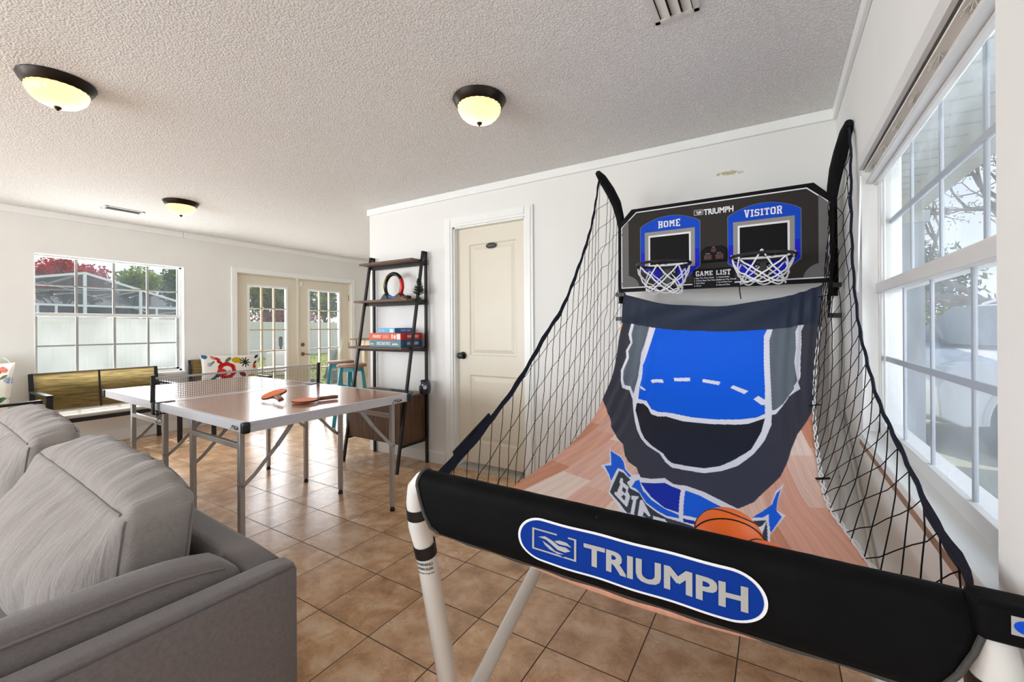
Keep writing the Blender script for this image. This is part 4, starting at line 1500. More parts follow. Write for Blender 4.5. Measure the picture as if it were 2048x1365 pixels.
# game list card
gl = MB()
pts = [(-.404, Z0 + .002), (-.188, Z0 + .002)] + [(-.206 + .018 * math.cos(a), 1.560 + .020 * math.sin(a)) for a in np.linspace(0, PI / 2, 8)] + [(-.386 + .018 * math.cos(a), 1.560 + .020 * math.sin(a)) for a in np.linspace(PI / 2, PI, 8)]
gl.prism(pts, (0, BY - .001, 0), (1, 0, 0), (0, 0, 1), .004)
gl_o = build('game_list', gl, m_bpanel, board_o)
t = MB()
fnl = bp(BY - .0056)
slab_sheet(t, 'GAME LIST', fnl, -.386, 1.540, .180, .025, arch=.25)
for k, s_ in enumerate(('1. Beat The Time Clock', '2. 2-Point Beat The Time Clock', '3. Gallo Beat', '4. Horse')):
    letter_sheet(t, s_, fnl, h=.0078, x0=-.396, y0=1.5225 - .0145 * k, bold=.012)
for k, s_ in enumerate(('5. Check Point', '6. Around The World', '7. Left and Right Shoot', '8. One on One')):
    letter_sheet(t, s_, fnl, h=.0078, x0=-.278, y0=1.5225 - .0145 * k, bold=.012)
build('lettering', t, m_pwhite, gl_o, smooth=0)
for x, z in ((xa + .004, 1.83), (xa + .004, 1.52), (xb - .004, 1.86), (xb - .004, 1.52)):
    build('bolt', MB().lathe([(0, 0), (.006, 0), (.006, -.004), (.003, -.007), (0, -.008)], (x, BY - .001, z), 10, 'y'), m_chrome, board_o)


# hoops
def hoop(cx, bunched):
    R, cy, cz = .143, 2.508, 1.600
    rim = MB().tube([(cx + R * math.cos(a), cy + R * math.sin(a), cz) for a in np.linspace(0, 2 * PI, 49)[:-1]], .0075, 10, closed=True)
    h = build('hoop', rim, m_black, game)
    br = MB()
    br.box(cx - .042, cx + .042, BY - .013, BY - .004, cz - .118, cz - .006)
    br.box(cx - .018, cx + .018, BY - .045, BY - .012, cz - .115, cz - .01)
    br.box(cx - .03, cx + .03, cy + R - .01, BY - .01, cz - .018, cz - .004)
    build('bracket', br, m_black, h, bevel=.003)
    for dx, dz in ((-.03, -.028), (.03, -.028), (.03, -.068), (.026, -.098), (-.03, -.068), (-.026, -.1)):
        build('screw', MB().lathe([(0, 0), (.006, 0), (.005, -.004), (0, -.005)], (cx + dx, BY - .013, cz + dz), 8, 'y'), m_chrome, h)
    for s_ in (-1, 1):
        wr = MB()
        wr.tube([(cx + s_ * .02, BY - .03, cz - .05), (cx + s_ * .07, BY - .06, cz - .03), (cx + s_ * .125, cy + .06, cz - .006)], .0025, 5)
        build('brace', wr, m_black, h)
    for k in range(6):
        wr = MB()
        a = 2 * PI * (k + .5) / 6 + .2
        for d in (-.17, .17):
            wr.tube([(cx + R * math.cos(a + d * 1.5), cy + R * math.sin(a + d * 1.5), cz - .004), (cx + (R - .002) * math.cos(a + d * .7), cy + (R - .002) * math.sin(a + d * .7), cz - .022), (cx + (R - .002) * math.cos(a), cy + (R - .002) * math.sin(a), cz - .014)], .0016, 5)
        build('wire_loop', wr, m_black, h)
    nt = MB()
    rr = random.Random(3 if bunched else 5)
    rows = [(R - .003, -.018), (.118, -.078), (.103, -.113), (.094, -.140), (.092, -.162)]
    K = 8
    P = []
    for q, (r, dz) in enumerate(rows):
        ring = []
        for k in range(K):
            a = 2 * PI * (k + .5 * (q % 2)) / K
            jz = rr.uniform(-.008, .008) if q else 0
            jr = rr.uniform(-.007, .007) if q else 0
            up = 0
            if bunched and q == 0 and math.sin(a) < .2 and k % 2 == 0:
                up = .032                       # a few loops ride up over the rim
            ring.append(Vector((cx + (r + jr) * math.cos(a), cy + (r + jr) * math.sin(a), cz + dz * (1.0 if not bunched else .86) + jz + up)))
        P.append(ring)
    for q in range(len(rows) - 1):
        for k in range(K):
            for d in ((0, -1) if q % 2 == 0 else (0, 1)):
                a, b_ = P[q][k], P[q + 1][(k + d) % K]
                mid = (a + b_) / 2 + Vector(((a.x + b_.x) / 2 - cx, (a.y + b_.y) / 2 - cy, 0)).normalized() * .005 + Vector((0, 0, -.003))
                nt.tube([a, mid, b_], .004, 5)
    build('net', nt, m_whitecord, h)


hoop(HX[0], False)
hoop(HX[1], True)

# ---------------------------------------------------------------- side nets
def clip_lines(poly, d, spacing, off, wob):
    """parallel lines of direction d through poly (2-D), cut to the inside"""
    d = np.array(d, float)
    d /= np.linalg.norm(d)
    n = np.array([-d[1], d[0]])
    P = np.array(poly)
    s = P @ n
    out = []
    t = math.ceil((s.min() - off) / spacing) * spacing + off
    while t < s.max():
        hits = []
        for i in range(len(P)):
            a, b = P[i], P[(i + 1) % len(P)]
            sa, sb = a @ n - t, b @ n - t
            if (sa > 0) != (sb > 0):
                k = sa / (sa - sb)
                hits.append(((a + (b - a) * k) @ d))
        hits.sort()
        for a, b in zip(hits[::2], hits[1::2]):
            if b - a > .01:
                m = max(2, int((b - a) / .06))
                out.append([d * (a + (b - a) * q / m) + n * (t + (wob * math.sin((a + (b - a) * q / m) * 61 + t * 40) if 0 < q < m else 0)) for q in range(m + 1)])
        t += spacing
    return out


STL = [(2.395, 2.125), (2.338, 2.02), (2.187, 1.79), (2.009, 1.583), (1.78, 1.335), (1.637, 1.236), (1.359, 1.028), (1.13, .905), (.961, .832), (.90, .80)]
STR = [(2.395, 2.125), (2.33, 2.05), (2.22, 1.60), (2.06, 1.292), (1.73, 1.06), (1.52, .985), (1.30, .926), (1.12, .872), (.945, .852), (.89, .80)]
XSL = [-.862, -.855, -.835, -.822, -.82, -.82, -.82, -.82, -.82, -.82]
XSR = [.284, .283, .272, .268, .2635, .261, .260, .259, .257, .25]


def side_net(st, xs, edge, x_edge, sx, d1, d2, s1, s2):
    E = catmull(edge, np.linspace(.12, .93, 26))
    strap = [(xs[i], st[i][0], st[i][1]) for i in range(len(st))]
    strap = [tuple(p) for p in catmull(strap, np.linspace(0, 1, 60))]
    b = MB()
    side = Vector((0, .018, .012))
    gr = []
    for i, p in enumerate(strap):
        p = Vector(p)
        q = Vector(strap[min(i + 1, 59)]) - Vector(strap[max(i - 1, 0)])
        nrm = Vector((0, -q.z, q.y)).normalized()
        w_ = .013 + .0015 * math.sin(i * .9) + (.006 if i > 50 else 0)
        wob = .002 * math.sin(i * 1.7)
        gr.append([p + nrm * -w_ + Vector((wob, 0, 0)), p + Vector((sx * .005 + wob, 0, 0)), p + nrm * w_ + Vector((wob, 0, 0)), p + Vector((-sx * .005 + wob, 0, 0)), p + nrm * -w_ + Vector((wob, 0, 0))])
    b.sheet(gr)
    build('net_strap', b, mat('navy webbing', (20, 24, 38), 0.8, bump=0.3, bscale=250, spec=0.2), game)
    # cords in the plane of the side, leaning inwards down to the cloth edge
    top = [(p[1], p[2]) for p in strap]
    low = [(e[1], e[2]) for e in E][::-1]
    back = [(2.66, 1.32), (2.70, 1.50), (2.705, 1.90), (2.66, 1.99), (2.55, 2.06), (2.44, 2.10)]
    poly = top + low + back
    ya, xa_ = [p[1] for p in strap][::-1], [p[0] for p in strap][::-1]
    ye, xe = [e[1] for e in E][::-1], [e[0] for e in E][::-1]

    def lift(q):
        y, z = q
        zt = float(np.interp(y, ya, [p[2] for p in strap][::-1]))
        zl = float(np.interp(y, ye, [e[2] for e in E][::-1]))
        k = min(1, max(0, (z - zl) / max(.05, zt - zl)))
        xt = float(np.interp(y, ya, xa_))
        xl = float(np.interp(y, ye, xe))
        if y > 2.4:
            xt = x_edge
        return (xl * (1 - k) ** 1.5 + xt * (1 - (1 - k) ** 1.5), y, z)
    nb = MB()
    for d, off, sp_ in ((d1, .01, s1), (d2, .03, s2)):
        for ln in clip_lines(poly, d, sp_, off, .004):
            nb.tube([lift(q) for q in ln], .0015, 4, caps=False)
    build('side_net', nb, m_cord, game, smooth=0)


side_net(STL, XSL, LEFT, -.832, -1, (.16, 1.0), (1.0, .55), .062, .105)
side_net(STR, XSR, RIGHT, .252, 1, (.52, 1.0), (.85, -.62), .082, .082)
# loose net bunched at the rear right post and the hook-and-loop flap of the left strap
nb = MB()
for k in range(14):
    y0 = 2.66 - rnd.uniform(0, .05)
    nb.tube([(.238 + rnd.uniform(-.01, .02), y0, 1.92 - .01 * k), (.246 + rnd.uniform(-.01, .015), y0 - .02, 1.7 - .012 * k), (.236 + rnd.uniform(-.015, .01), y0, 1.42 - .01 * k)], .0017, 4, caps=False)
build('side_net', nb, m_cord, game, smooth=0)
for x, sx in ((-.824, -1),):
    build('strap_flap', MB().bar((x, 1.20, .945), (x, 1.01, .862), .006, .032, up=(0, 0, 1)).bar((x, .94, .835), (x, .925, .74), .005, .02), m_strap, game)

# ---------------------------------------------------------------- balls
def ball_mat():
    m = bpy.data.materials.new('orange rubber')
    nt, N, L, b = nodes(m)
    b.inputs['Base Color'].default_value = lin((244, 112, 20))
    b.inputs['Roughness'].default_value = 0.5
    tc = N.new('ShaderNodeTexCoord')
    v = N.new('ShaderNodeTexVoronoi')
    v.inputs['Scale'].default_value = 420
    bp_ = N.new('ShaderNodeBump')
    bp_.inputs['Strength'].default_value = 0.25
    bp_.inputs['Distance'].default_value = 0.001
    L.new(tc.outputs['Object'], v.inputs['Vector'])
    L.new(v.outputs['Distance'], bp_.inputs['Height'])
    L.new(bp_.outputs['Normal'], b.inputs['Normal'])
    return m


m_ball = ball_mat()
BR = .0835


def basketball(loc, rot, label):
    o = build('basketball', MB().sphere((0, 0, 0), BR, 40), m_ball, smooth=80)
    o.location = loc
    o.rotation_euler = rot
    tag(o, label, 'basketball', 'mini basketballs on the ramp')
    s = MB()
    for k in range(3):
        pts = []
        for i in range(48):
            a = 2 * PI * i / 48
            if k == 0:
                p = Vector((math.cos(a), math.sin(a), 0))
            elif k == 1:
                p = Vector((math.cos(a), 0, math.sin(a)))
            else:
                sg_ = 1 if k == 2 else -1
                p = Vector((math.cos(a) * .80, sg_ * (.42 + .26 * math.cos(2 * a)), math.sin(a) * .80)).normalized()
            pts.append(p * (BR + .0003))
        s.tube(pts, .0019, 6, closed=True)
    build('seam', s, m_black, o, world=False)
    return o


basketball((-.1025, 1.208, .7015), (.5, .35, .35), 'orange mini basketball showing most of itself above the black front bar')
basketball((-.020, 1.063, .699), (1.2, .2, 1.0), 'orange mini basketball peeking over the bar under the visible ball, right side')
basketball((-.212, 1.045, .698), (.3, 1.2, .2), 'orange mini basketball almost hidden behind the bar beneath the printed letters')
# ================================================================ table-tennis table
m_twhite = mat('silver-white table profile', (204, 204, 208), 0.3, metal=0.15)
m_tleg = mat('brushed aluminium leg', (176, 174, 172), 0.32, metal=0.35)


def top_mat():
    m = bpy.data.materials.new('brown laminate')
    nt, N, L, b = nodes(m)
    tc = N.new('ShaderNodeTexCoord')
    mp = N.new('ShaderNodeMapping')
    mp.inputs['Scale'].default_value = (3, 40, 3)
    nz = N.new('ShaderNodeTexNoise')
    nz.inputs['Scale'].default_value = 1.0
    nz.inputs['Detail'].default_value = 5
    rp = N.new('ShaderNodeValToRGB')
    rp.color_ramp.elements[0].position = .3
    rp.color_ramp.elements[1].position = .7
    rp.color_ramp.elements[0].color = lin((158, 106, 80))
    rp.color_ramp.elements[1].color = lin((168, 114, 86))
    L.new(tc.outputs['Object'], mp.inputs['Vector'])
    L.new(mp.outputs[0], nz.inputs['Vector'])
    L.new(nz.outputs['Fac'], rp.inputs['Fac'])
    L.new(rp.outputs[0], b.inputs['Base Color'])
    b.inputs['Roughness'].default_value = 0.24
    b.inputs['Specular IOR Level'].default_value = 0.7
    b.inputs['Coat Weight'].default_value = 0.35
    b.inputs['Coat Roughness'].default_value = 0.12
    return m


TZ, TL, TW = .80, 2.113, 1.055
tt = thing('table_tennis_table', 'brown topped folding table-tennis table with silver legs', 'table tennis table', (-3.2, 1.635, 0), -.029)
for sx in (-1, 1):
    x0, x1 = (.004, TL / 2) if sx > 0 else (-TL / 2, -.004)
    top = MB().box(x0 + .012, x1 - .012, -TW / 2 + .012, TW / 2 - .012, TZ - .012, TZ)
    tp = build('table_top', top, top_mat(), tt, world=False, smooth=0)
    fr = MB()
    for a, b_, c, d in ((x0, x1, -TW / 2, -TW / 2 + .016), (x0, x1, TW / 2 - .016, TW / 2), (x0, x0 + .016, -TW / 2, TW / 2), (x1 - .016, x1, -TW / 2, TW / 2)):
        fr.box(a, b_, c, d, TZ - .0165, TZ + .0012)
        fr.box(a, b_, c, d, TZ - .050, TZ - .0185)
        fr.box(a + .001, b_ - .001, c + .001, d - .001, TZ - .0185, TZ - .0165)
    build('edge_frame', fr, m_twhite, tt, world=False, smooth=0)
for sx in (-1, 1):
    for sy in (-1, 1):
        c = MB().rbox((sx * (TL / 2 - .006), sy * (TW / 2 - .006), TZ - .025), (.018, .018, .0275), .009, 6)
        build('corner_cap', c, m_black, tt, world=False)
LEGS = {1: [.952, .380, -.075, -.657], -1: [.875, .303, -.108, -.683]}
LY = .462
lw, ld = .031, .026
for sy in (1, -1):
    xs = LEGS[sy]
    for k, x in enumerate(xs):
        g = MB().box(x - lw / 2, x + lw / 2, sy * LY - ld / 2, sy * LY + ld / 2, .03, TZ - .05)
        lg = build('leg', g, m_tleg, tt, world=False, bevel=.003)
        f = MB().lathe([(0, 0), (.017, 0), (.018, .012), (.013, .02), (.013, .032), (0, .032)], (x, sy * LY, 0), 14)
        build('leveling_foot', f, m_black, lg, world=False)
        s = MB().lathe([(0, 0), (.007, 0), (.006, -.004), (0, -.005)], (x, -LY - ld / 2 if sy < 0 else LY - ld / 2, .455), 10, 'y')
        build('bolt', s, m_chrome, lg, world=False)
        # folding stay running inwards and up to the top
        out = 1 if k % 2 == 0 else -1
        xo = x + out * (lw / 2 + .004)
        p0, p1, p2 = (xo, sy * (LY - .002), .446), (xo, sy * (LY - .175), .615), (xo, sy * (LY - .285), TZ - .05)
        br = MB()
        br.bar(p0, (xo, sy * (LY - .055), .488), .004, .020, up=(0, 0, 1))
        br.bar((xo, sy * (LY - .055), .488), p1, .004, .020, up=(0, 0, 1))
        br.bar(p1, p2, .006, .024, up=(0, 0, 1))
        build('folding_stay', br, m_tleg, tt, world=False, smooth=0)
        for p in (p0, p1):
            build('stay_pivot', MB().lathe([(0, -.006), (.008, -.006), (.008, .006), (0, .006)], p, 10, 'x'), m_chrome, tt, world=False)
    for a, b_ in ((0, 1), (2, 3)):
        cb = MB().box(xs[b_] + lw / 2, xs[a] - lw / 2, sy * LY - .011, sy * LY + .011, .632, .660)
        build('crossbar', cb, m_tleg, tt, world=False, bevel=.002)
m_ink = mat('black print', (16, 16, 18), 0.4)
for kind in ('front', 'end'):
    t = MB()
    if kind == 'front':
        f_ = lambda x, y: (TL / 2 - .145 + x, -TW / 2 - .0006, TZ - .044 + y)
    else:
        f_ = lambda x, y: (TL / 2 + .0006, TW / 2 - .155 + x, TZ - .044 + y)
    letter_sheet(t, 'TIGA', f_, w=.062, h=.019, x0=.022, y0=0, bold=.03, shear=.12)
    t.add([f_(0, -.004), f_(.006, -.004), f_(.030, .021), f_(.022, .021)], [(0, 1, 2, 3)])
    build('maker_lettering', t, m_ink, tt, world=False, smooth=0)

# net, clamped to the middle of the table
netx, NH = -.035, .155
net = thing('table_tennis_net', 'black mesh net with white top tape clamped across the middle of the brown table', 'net', (-3.2, 1.635, TZ), -.029)
for sy in (-1, 1):
    p = MB()
    y = sy * (TW / 2 + .020)
    p.bar((netx, y, .002), (netx + .006, y, NH + .014), .024, .014, up=(1, 0, 0))
    build('post', p, m_black, net, world=False, bevel=.003)
    c = MB()
    c.box(netx - .03, netx + .05, y - sy * .10 if sy > 0 else y - .008, y + .008 if sy > 0 else y + .10, .002, .006)
    c.box(netx - .012, netx + .018, y - .006, y + .006, -.072, .004)
    c.box(netx - .012, netx + .018, min(y, y - sy * .06), max(y, y - sy * .06), -.075, -.069)
    build('clamp', c, m_black, net, world=False, bevel=.0015)
    s = MB().tube([(netx + .003, y - sy * .03, -.052), (netx + .003, y - sy * .03, -.106)], .0035, 8)
    s.tube([(netx + .003, y - sy * .03 + .013 * math.cos(a), -.118 + .013 * math.sin(a)) for a in np.linspace(0, 2 * PI, 21)[:-1]], .003, 6, closed=True)
    build('clamp_screw', s, m_chrome, net, world=False)
yn = TW / 2 + .016
tp = MB().box(netx + .001, netx + .007, -yn, yn, NH - .012, NH)
build('top_tape', tp, mat('grey-white tape', (176, 176, 182), 0.7), net, world=False)
ms = MB()
nsp = .0125
k = int(2 * yn / nsp)
for i in range(k + 1):
    y = -yn + 2 * yn * i / k
    ms.bar((netx + .004, y, .012), (netx + .004, y, NH - .010), .0016, .0016, up=(1, 0, 0))
nz_ = 11
for j in range(nz_ + 1):
    z = .012 + (NH - .022) * j / nz_
    ms.bar((netx + .004, -yn, z), (netx + .004, yn, z), .0016, .0016)
build('mesh', ms, mat('charcoal mesh', (40, 40, 42), 0.8), net, world=False, smooth=0)

# paddles
m_rub = mat('orange rubber sheet', (222, 104, 22), 0.5)
m_rubedge = mat('dark blade edge', (70, 34, 24), 0.6)
m_handle = mat('walnut handle', (122, 74, 52), 0.5, var=.35, vscale=30, stretch=(1, 14, 14))


def paddle(loc, rz, tilt, label):
    t = thing('table_tennis_paddle', label, 'paddle', loc, 0, 'paddles lying on the table')
    t.rotation_euler = (tilt[0], tilt[1], rz)
    r, n = .076, 40
    out = []
    for i in range(n):
        a = 2 * PI * i / n
        out.append((r * 1.0 * math.cos(a), r * .96 * math.sin(a)))
    b = MB().prism(out, (0, 0, -.0045), (1, 0, 0), (0, 1, 0), .009)
    b.prism([(r * .82, -.044), (r + .022, -.014), (r + .022, .014), (r * .82, .044)], (0, 0, -.003), (1, 0, 0), (0, 1, 0), .006)
    bl = build('blade', b, m_rubedge, t, world=False)
    s = MB()
    for z, d in ((.0046, .0016), (-.0062, .0016)):
        s.prism([(x * .985 if x < r * .72 else r * .72, y * .985) for x, y in out], (0, 0, z), (1, 0, 0), (0, 1, 0), d)
    build('rubber', s, m_rub, t, world=False)
    h = MB().rbox((r + .062, 0, 0), (.058, .0145, .0115), .006, 8, fn=lambda q, p: (q[0], q[1] * (1 + .18 * p[0] ** 2), q[2]))
    h.prism([(r + .002, -.018), (r + .02, -.014), (r + .02, .014), (r + .002, .018)], (0, 0, -.009), (1, 0, 0), (0, 1, 0), .018)
    build('handle', h, m_handle, t, world=False)
    return t


paddle((-2.700, 1.525, TZ + .036), -.33, (.30, .06, 0), 'orange paddle propped on the other one, handle toward the near edge')
paddle((-2.425, 1.560, TZ + .0140), 1.36, (0, 0, 0), 'orange paddle lying flat on the brown table beneath the tilted one')

# ================================================================ ladder shelf
m_wood = mat('dark walnut board', (92, 66, 44), 0.5, var=.4, vscale=5, stretch=(1.2, 10, 10))
m_woodv = mat('dark walnut veneer', (86, 60, 40), 0.5, var=.5, vscale=3, stretch=(9, 9, .9))
sh = thing('ladder_shelf', 'black steel ladder shelf with walnut boards and a low two-door cabinet', 'shelf', (-3.1, 2.8, 0))
SX0, SX1 = -3.455, -2.752


def fy(z):
    return 2.600 + .172 * z


for x in (SX0, SX1):
    p = MB()
    b_ = .022
    p.bar((x, fy(0), 0), (x, fy(1.945), 1.945), b_, b_, up=(0, 1, 0))
    build('front_leg', p, m_dkmetal, sh, smooth=0)
    p = MB().bar((x, 2.972, 0), (x, 2.972, 1.945), b_, b_, up=(0, 1, 0))
    build('rear_leg', p, m_dkmetal, sh, smooth=0)
    p = MB().bar((x, fy(1.945) - .012, 1.945), (x, 2.984, 1.945), b_, b_)
    build('top_loop', p, m_dkmetal, sh, smooth=0)
    p = MB().bar((x, fy(.22), .218), (x, 2.972, .218), .02, .02)
    build('lower_rail', p, m_dkmetal, sh, smooth=0)
for z, y0 in ((1.862, 2.80), (1.497, 2.735), (1.062, 2.672)):
    b_ = MB().box(SX0 - .012, SX1 + .012 - .024, y0, 2.962, z - .004, z + .016)
    build('shelf_board', b_, m_wood, sh, bevel=.002)
    r = MB()
    r.bar((SX0, fy(z) + .012, z - .018), (SX1, fy(z) + .012, z - .018), .018, .026)
    r.bar((SX0, 2.968, z - .018), (SX1, 2.968, z - .018), .018, .026)
    for x in (SX0, SX1):
        r.bar((x, fy(z), z - .012), (x, 2.972, z - .012), .018, .016)
    build('board_rail', r, m_dkmetal, sh, smooth=0)
CX0, CX1, CY0, CY1, CZ0, CZ1 = -3.448, -2.765, 2.672, 2.972, .228, .640
c = MB()
c.box(CX0, CX0 + .016, CY0, CY1, CZ0, CZ1).box(CX1 - .016, CX1, CY0, CY1, CZ0, CZ1).box(CX0 + .016, CX1 - .016, CY0, CY1, CZ0, CZ0 + .016).box(CX0 + .016, CX1 - .016, CY1 - .008, CY1, CZ0 + .016, CZ1)
cab = build('cabinet_body', c, m_woodv, sh, smooth=0)
build('cabinet_top', MB().box(SX0 - .006, SX1 + .006, CY0 - .01, CY1, CZ1, CZ1 + .016), mat('grey-brown top', (118, 106, 96), .42, var=.2, vscale=8, stretch=(1, 9, 9)), sh, bevel=.002)
xm = (CX0 + CX1) / 2
for a, b_ in ((CX0 + .002, xm - .002), (xm + .002, CX1 - .002)):
    build('cabinet_door', MB().box(a, b_, CY0 - .018, CY0 - .001, CZ0 + .004, CZ1 - .004), m_woodv, sh, smooth=0, bevel=.0015)

# things on the shelf
SZ2, SZ3, SZ4 = 1.497 + .016, 1.062 + .016, CZ1 + .016
ring = thing('ring_game', 'black ring-shaped electronic toy with red, yellow and blue sections on the walnut shelf', 'toy', (-3.056, 2.86, SZ2))
RC = (-3.056, 2.86, SZ2 + .128)


def arc(a0, a1, r, rad, n=28):
    return [(RC[0] + r * math.cos(a), RC[1], RC[2] + r * 1.05 * math.sin(a)) for a in np.linspace(a0, a1, n)], rad


p, r = arc(-.95, PI + .95, .112, .019, 60)
build('ring', MB().tube(p, .019, 14), mat('glossy black plastic', (22, 24, 22), .18), ring)
for nm, rgb, a0, a1 in (('red_section', (196, 20, 22), -.85, .55), ('yellow_section', (210, 206, 40), PI - .85, PI + .85), ('blue_section', (30, 120, 190), PI + .95, 2 * PI - .95)):
    rr_ = .112 if nm != 'yellow_section' else .1165
    p, r = arc(a0, a1, rr_ if nm != 'blue_section' else .106, .02, 26)
    build(nm, MB().tube(p, .0205 if nm != 'yellow_section' else .0185, 12), mat(nm.replace('_', ' '), rgb, .25), ring)
b_ = MB()
for sx in (-1, 1):
    b_.prism([(sx * .155, 0), (sx * .05, 0), (sx * .05, .03), (sx * .095, .062)][::-sx], (RC[0], RC[1] + .035, SZ2), (1, 0, 0), (0, 0, 1), .07)
b_.box(RC[0] - .055, RC[0] + .055, RC[1] - .03, RC[1] + .03, SZ2, SZ2 + .022)
build('stand', b_, mat('dark grey plastic', (48, 50, 52), .5), ring, bevel=.003)
g = MB().rbox((-2.905, 2.80, SZ2 + .010), (.075, .03, .010), .006, 6)
tag(build('wooden_tray', g, mat('reddish wood', (120, 70, 44), .45, var=.3, vscale=20, stretch=(1, 8, 8))), 'small reddish wooden tray in front of the ring toy on the shelf', 'tray')
g = MB().rbox((-2.885, 2.86, SZ2 + .018), (.035, .03, .018), .012, 8)
tag(build('black_case', g, mat('satin black plastic', (30, 32, 32), .35)), 'small black rounded case between the ring toy and the tiny pine', 'case')
pine = thing('pine_figurine', 'tiny dark green artificial pine on the shelf behind the front leg', 'plant', (-2.752, 2.88, SZ2))
build('trunk', MB().tube([(-2.752, 2.88, SZ2), (-2.752, 2.88, SZ2 + .16)], .005, 6).lathe([(0, 0), (.022, 0), (.018, .012), (0, .014)], (-2.752, 2.88, SZ2), 12), mat('dark trunk', (52, 42, 32), .8), pine)
nd = MB()
for k in range(190):
    h = rnd.random()
    z = SZ2 + .03 + .145 * h
    a = rnd.uniform(0, 2 * PI)
    r = (.062 * (1 - h) ** .8 + .008) * rnd.uniform(.7, 1.05)
    c0 = Vector((-2.752 + r * .15 * math.cos(a), 2.88 + r * .15 * math.sin(a), z))
    c1 = Vector((-2.752 + r * math.cos(a), 2.88 + r * math.sin(a), z + .012 + r * .2))
    nd.bar(c0, c1, .0035, .002)
    m_ = (c0 + c1) / 2
    for s in (-1, 1):
        nd.bar(m_, m_ + Vector((math.cos(a + s * .8), math.sin(a + s * .8), .35)) * r * .35, .0035, .002)
build('needles', nd, mat('dark pine needles', (40, 52, 40), .7), pine, smooth=0)


def game_box(name, label, x0, x1, y0, y1, z0, z1, rgb_front, rgb_side, title, title_rgb, extra):
    t = thing(name, label, 'board game box', ((x0 + x1) / 2, (y0 + y1) / 2, z0), 0, 'board game boxes on the shelf')
    b = MB().box(x0, x1, y0, y1, z0, z1)
    build('box_body', b, mat(name + ' ' + title.lower() + ' side', rgb_side, .4), t, bevel=.0015)
    build('front_print', MB().add([(x0, y0 - .0005, z0), (x1, y0 - .0005, z0), (x1, y0 - .0005, z1), (x0, y0 - .0005, z1)], [(0, 1, 2, 3)]), mat(title.lower() + ' front', rgb_front, .4), t, smooth=0)
    h = z1 - z0
    l = MB()
    letter_sheet(l, title, lambda x, y: (x0 + x, y0 - .0012, z0 + y), w=(x1 - x0) * extra[1], h=h * .42, x0=(x1 - x0) * extra[0], y0=h * .30, bold=.03)
    letter_sheet(l, title, lambda x, y: (x1 + .0012, y0 + x, z0 + y), w=(y1 - y0) * .55, h=h * .36, x0=(y1 - y0) * .30, y0=h * .32, bold=.03)
    build('lettering', l, mat(title.lower() + ' letters', title_rgb, .4), t, smooth=0)
    d = MB()
    for a, b_, c, e in extra[2]:
        d.add([(x0 + (x1 - x0) * a, y0 - .001, z0 + h * c), (x0 + (x1 - x0) * b_, y0 - .001, z0 + h * c), (x0 + (x1 - x0) * b_, y0 - .001, z0 + h * e), (x0 + (x1 - x0) * a, y0 - .001, z0 + h * e)], [(0, 1, 2, 3)])
    build('print_patch', d, mat('pale print', (226, 224, 220), .5), t, smooth=0)
    return t


bz = SZ3
game_box('board_game', 'teal board game box at the bottom of the stack on the shelf', -3.20, -2.80, 2.70, 2.962, bz, bz + .064, (84, 128, 140), (20, 78, 122), 'SPACE COAST-OPOLY', (232, 232, 226), (.24, .44, [(.03, .13, .35, .48), (.73, .92, .30, .42), (.74, .9, .5, .56)]))
game_box('board_game', 'red board game box in the middle of the stack on the shelf', -3.20, -2.795, 2.695, 2.962, bz + .0645, bz + .126, (214, 84, 48), (190, 22, 26), 'MONOPOLY', (240, 236, 230), (.12, .27, [(.88, .99, .10, .86), (.79, .85, .2, .7), (.72, .76, .2, .8), (.44, .62, .62, .66), (.44, .62, .45, .49), (.44, .62, .28, .32)]))
game_box('board_game', 'light blue board game box on top of the stack on the shelf', -3.125, -2.905, 2.73, 2.958, bz + .1265, bz + .172, (92, 176, 218), (28, 112, 182), 'CANDY LAND', (206, 230, 246), (.06, .34, [(.72, .92, .1, .8)]))

m_navy = mat('navy glaze', (18, 28, 52), .18, coat=.5)
jar = thing('candle_jar', 'navy blue round candle warmer with a small white emblem on the cabinet', 'jar', (-2.690, 2.885, SZ4))
j = MB().lathe([(0, 0), (.040, 0), (.047, .008), (.054, .045), (.052, .085), (.044, .112), (.036, .122), (.034, .119), (.040, .108), (.046, .08), (.046, .02), (0, .012)], (-2.690, 2.885, SZ4), 36)
build('jar_body', j, m_navy, jar)
e = MB()
e.add([(-2.690 + .0, 0, 0)], [])
cdir = Vector((2.69, -2.885, 0)).normalized()
cpos = Vector((-2.690, 2.885, SZ4 + .062)) + cdir * .0545
rx = Vector((-cdir.y, cdir.x, 0))
e = MB().prism([(.017 * math.cos(a), .017 * math.sin(a)) for a in np.linspace(0, 2 * PI, 21)[:-1]], cpos, rx, (0, 0, 1), .001)
build('emblem', e, mat('white emblem', (205, 210, 214), .5), jar)
e = MB().tube([tuple(cpos + cdir * .0015 + rx * (.009 * math.cos(a)) + Vector((0, 0, .009 * math.sin(a)))) for a in np.linspace(.6, 2 * PI, 18)], .0016, 5)
build('emblem_ring', e, mat('grey emblem line', (120, 128, 136), .5), jar)
mt = MB()
pts = [(-3.10 + .30 * math.cos(a) * (1 + .06 * math.sin(3 * a)), 2.815 + .115 * math.sin(a) * (1 + .08 * math.cos(2 * a))) for a in np.linspace(0, 2 * PI, 40)[:-1]]
mt.prism(pts, (0, 0, SZ4 + .0002), (1, 0, 0), (0, 1, 0), .005)
tag(build('place_mat', mt, mat('black woven mat', (58, 56, 56), .5)), 'dark oval mat lying on the cabinet top of the ladder shelf', 'mat')
cb = MB().tube([(-2.98 + .15 * math.cos(a), 2.80 + .075 * math.sin(a), SZ4 + .011 + .002 * math.sin(3 * a)) for a in np.linspace(-2.2, 2.4, 40)], .0045, 6)
tag(build('cable', cb, m_black), 'black cable coiled on the dark mat of the cabinet', 'cable')

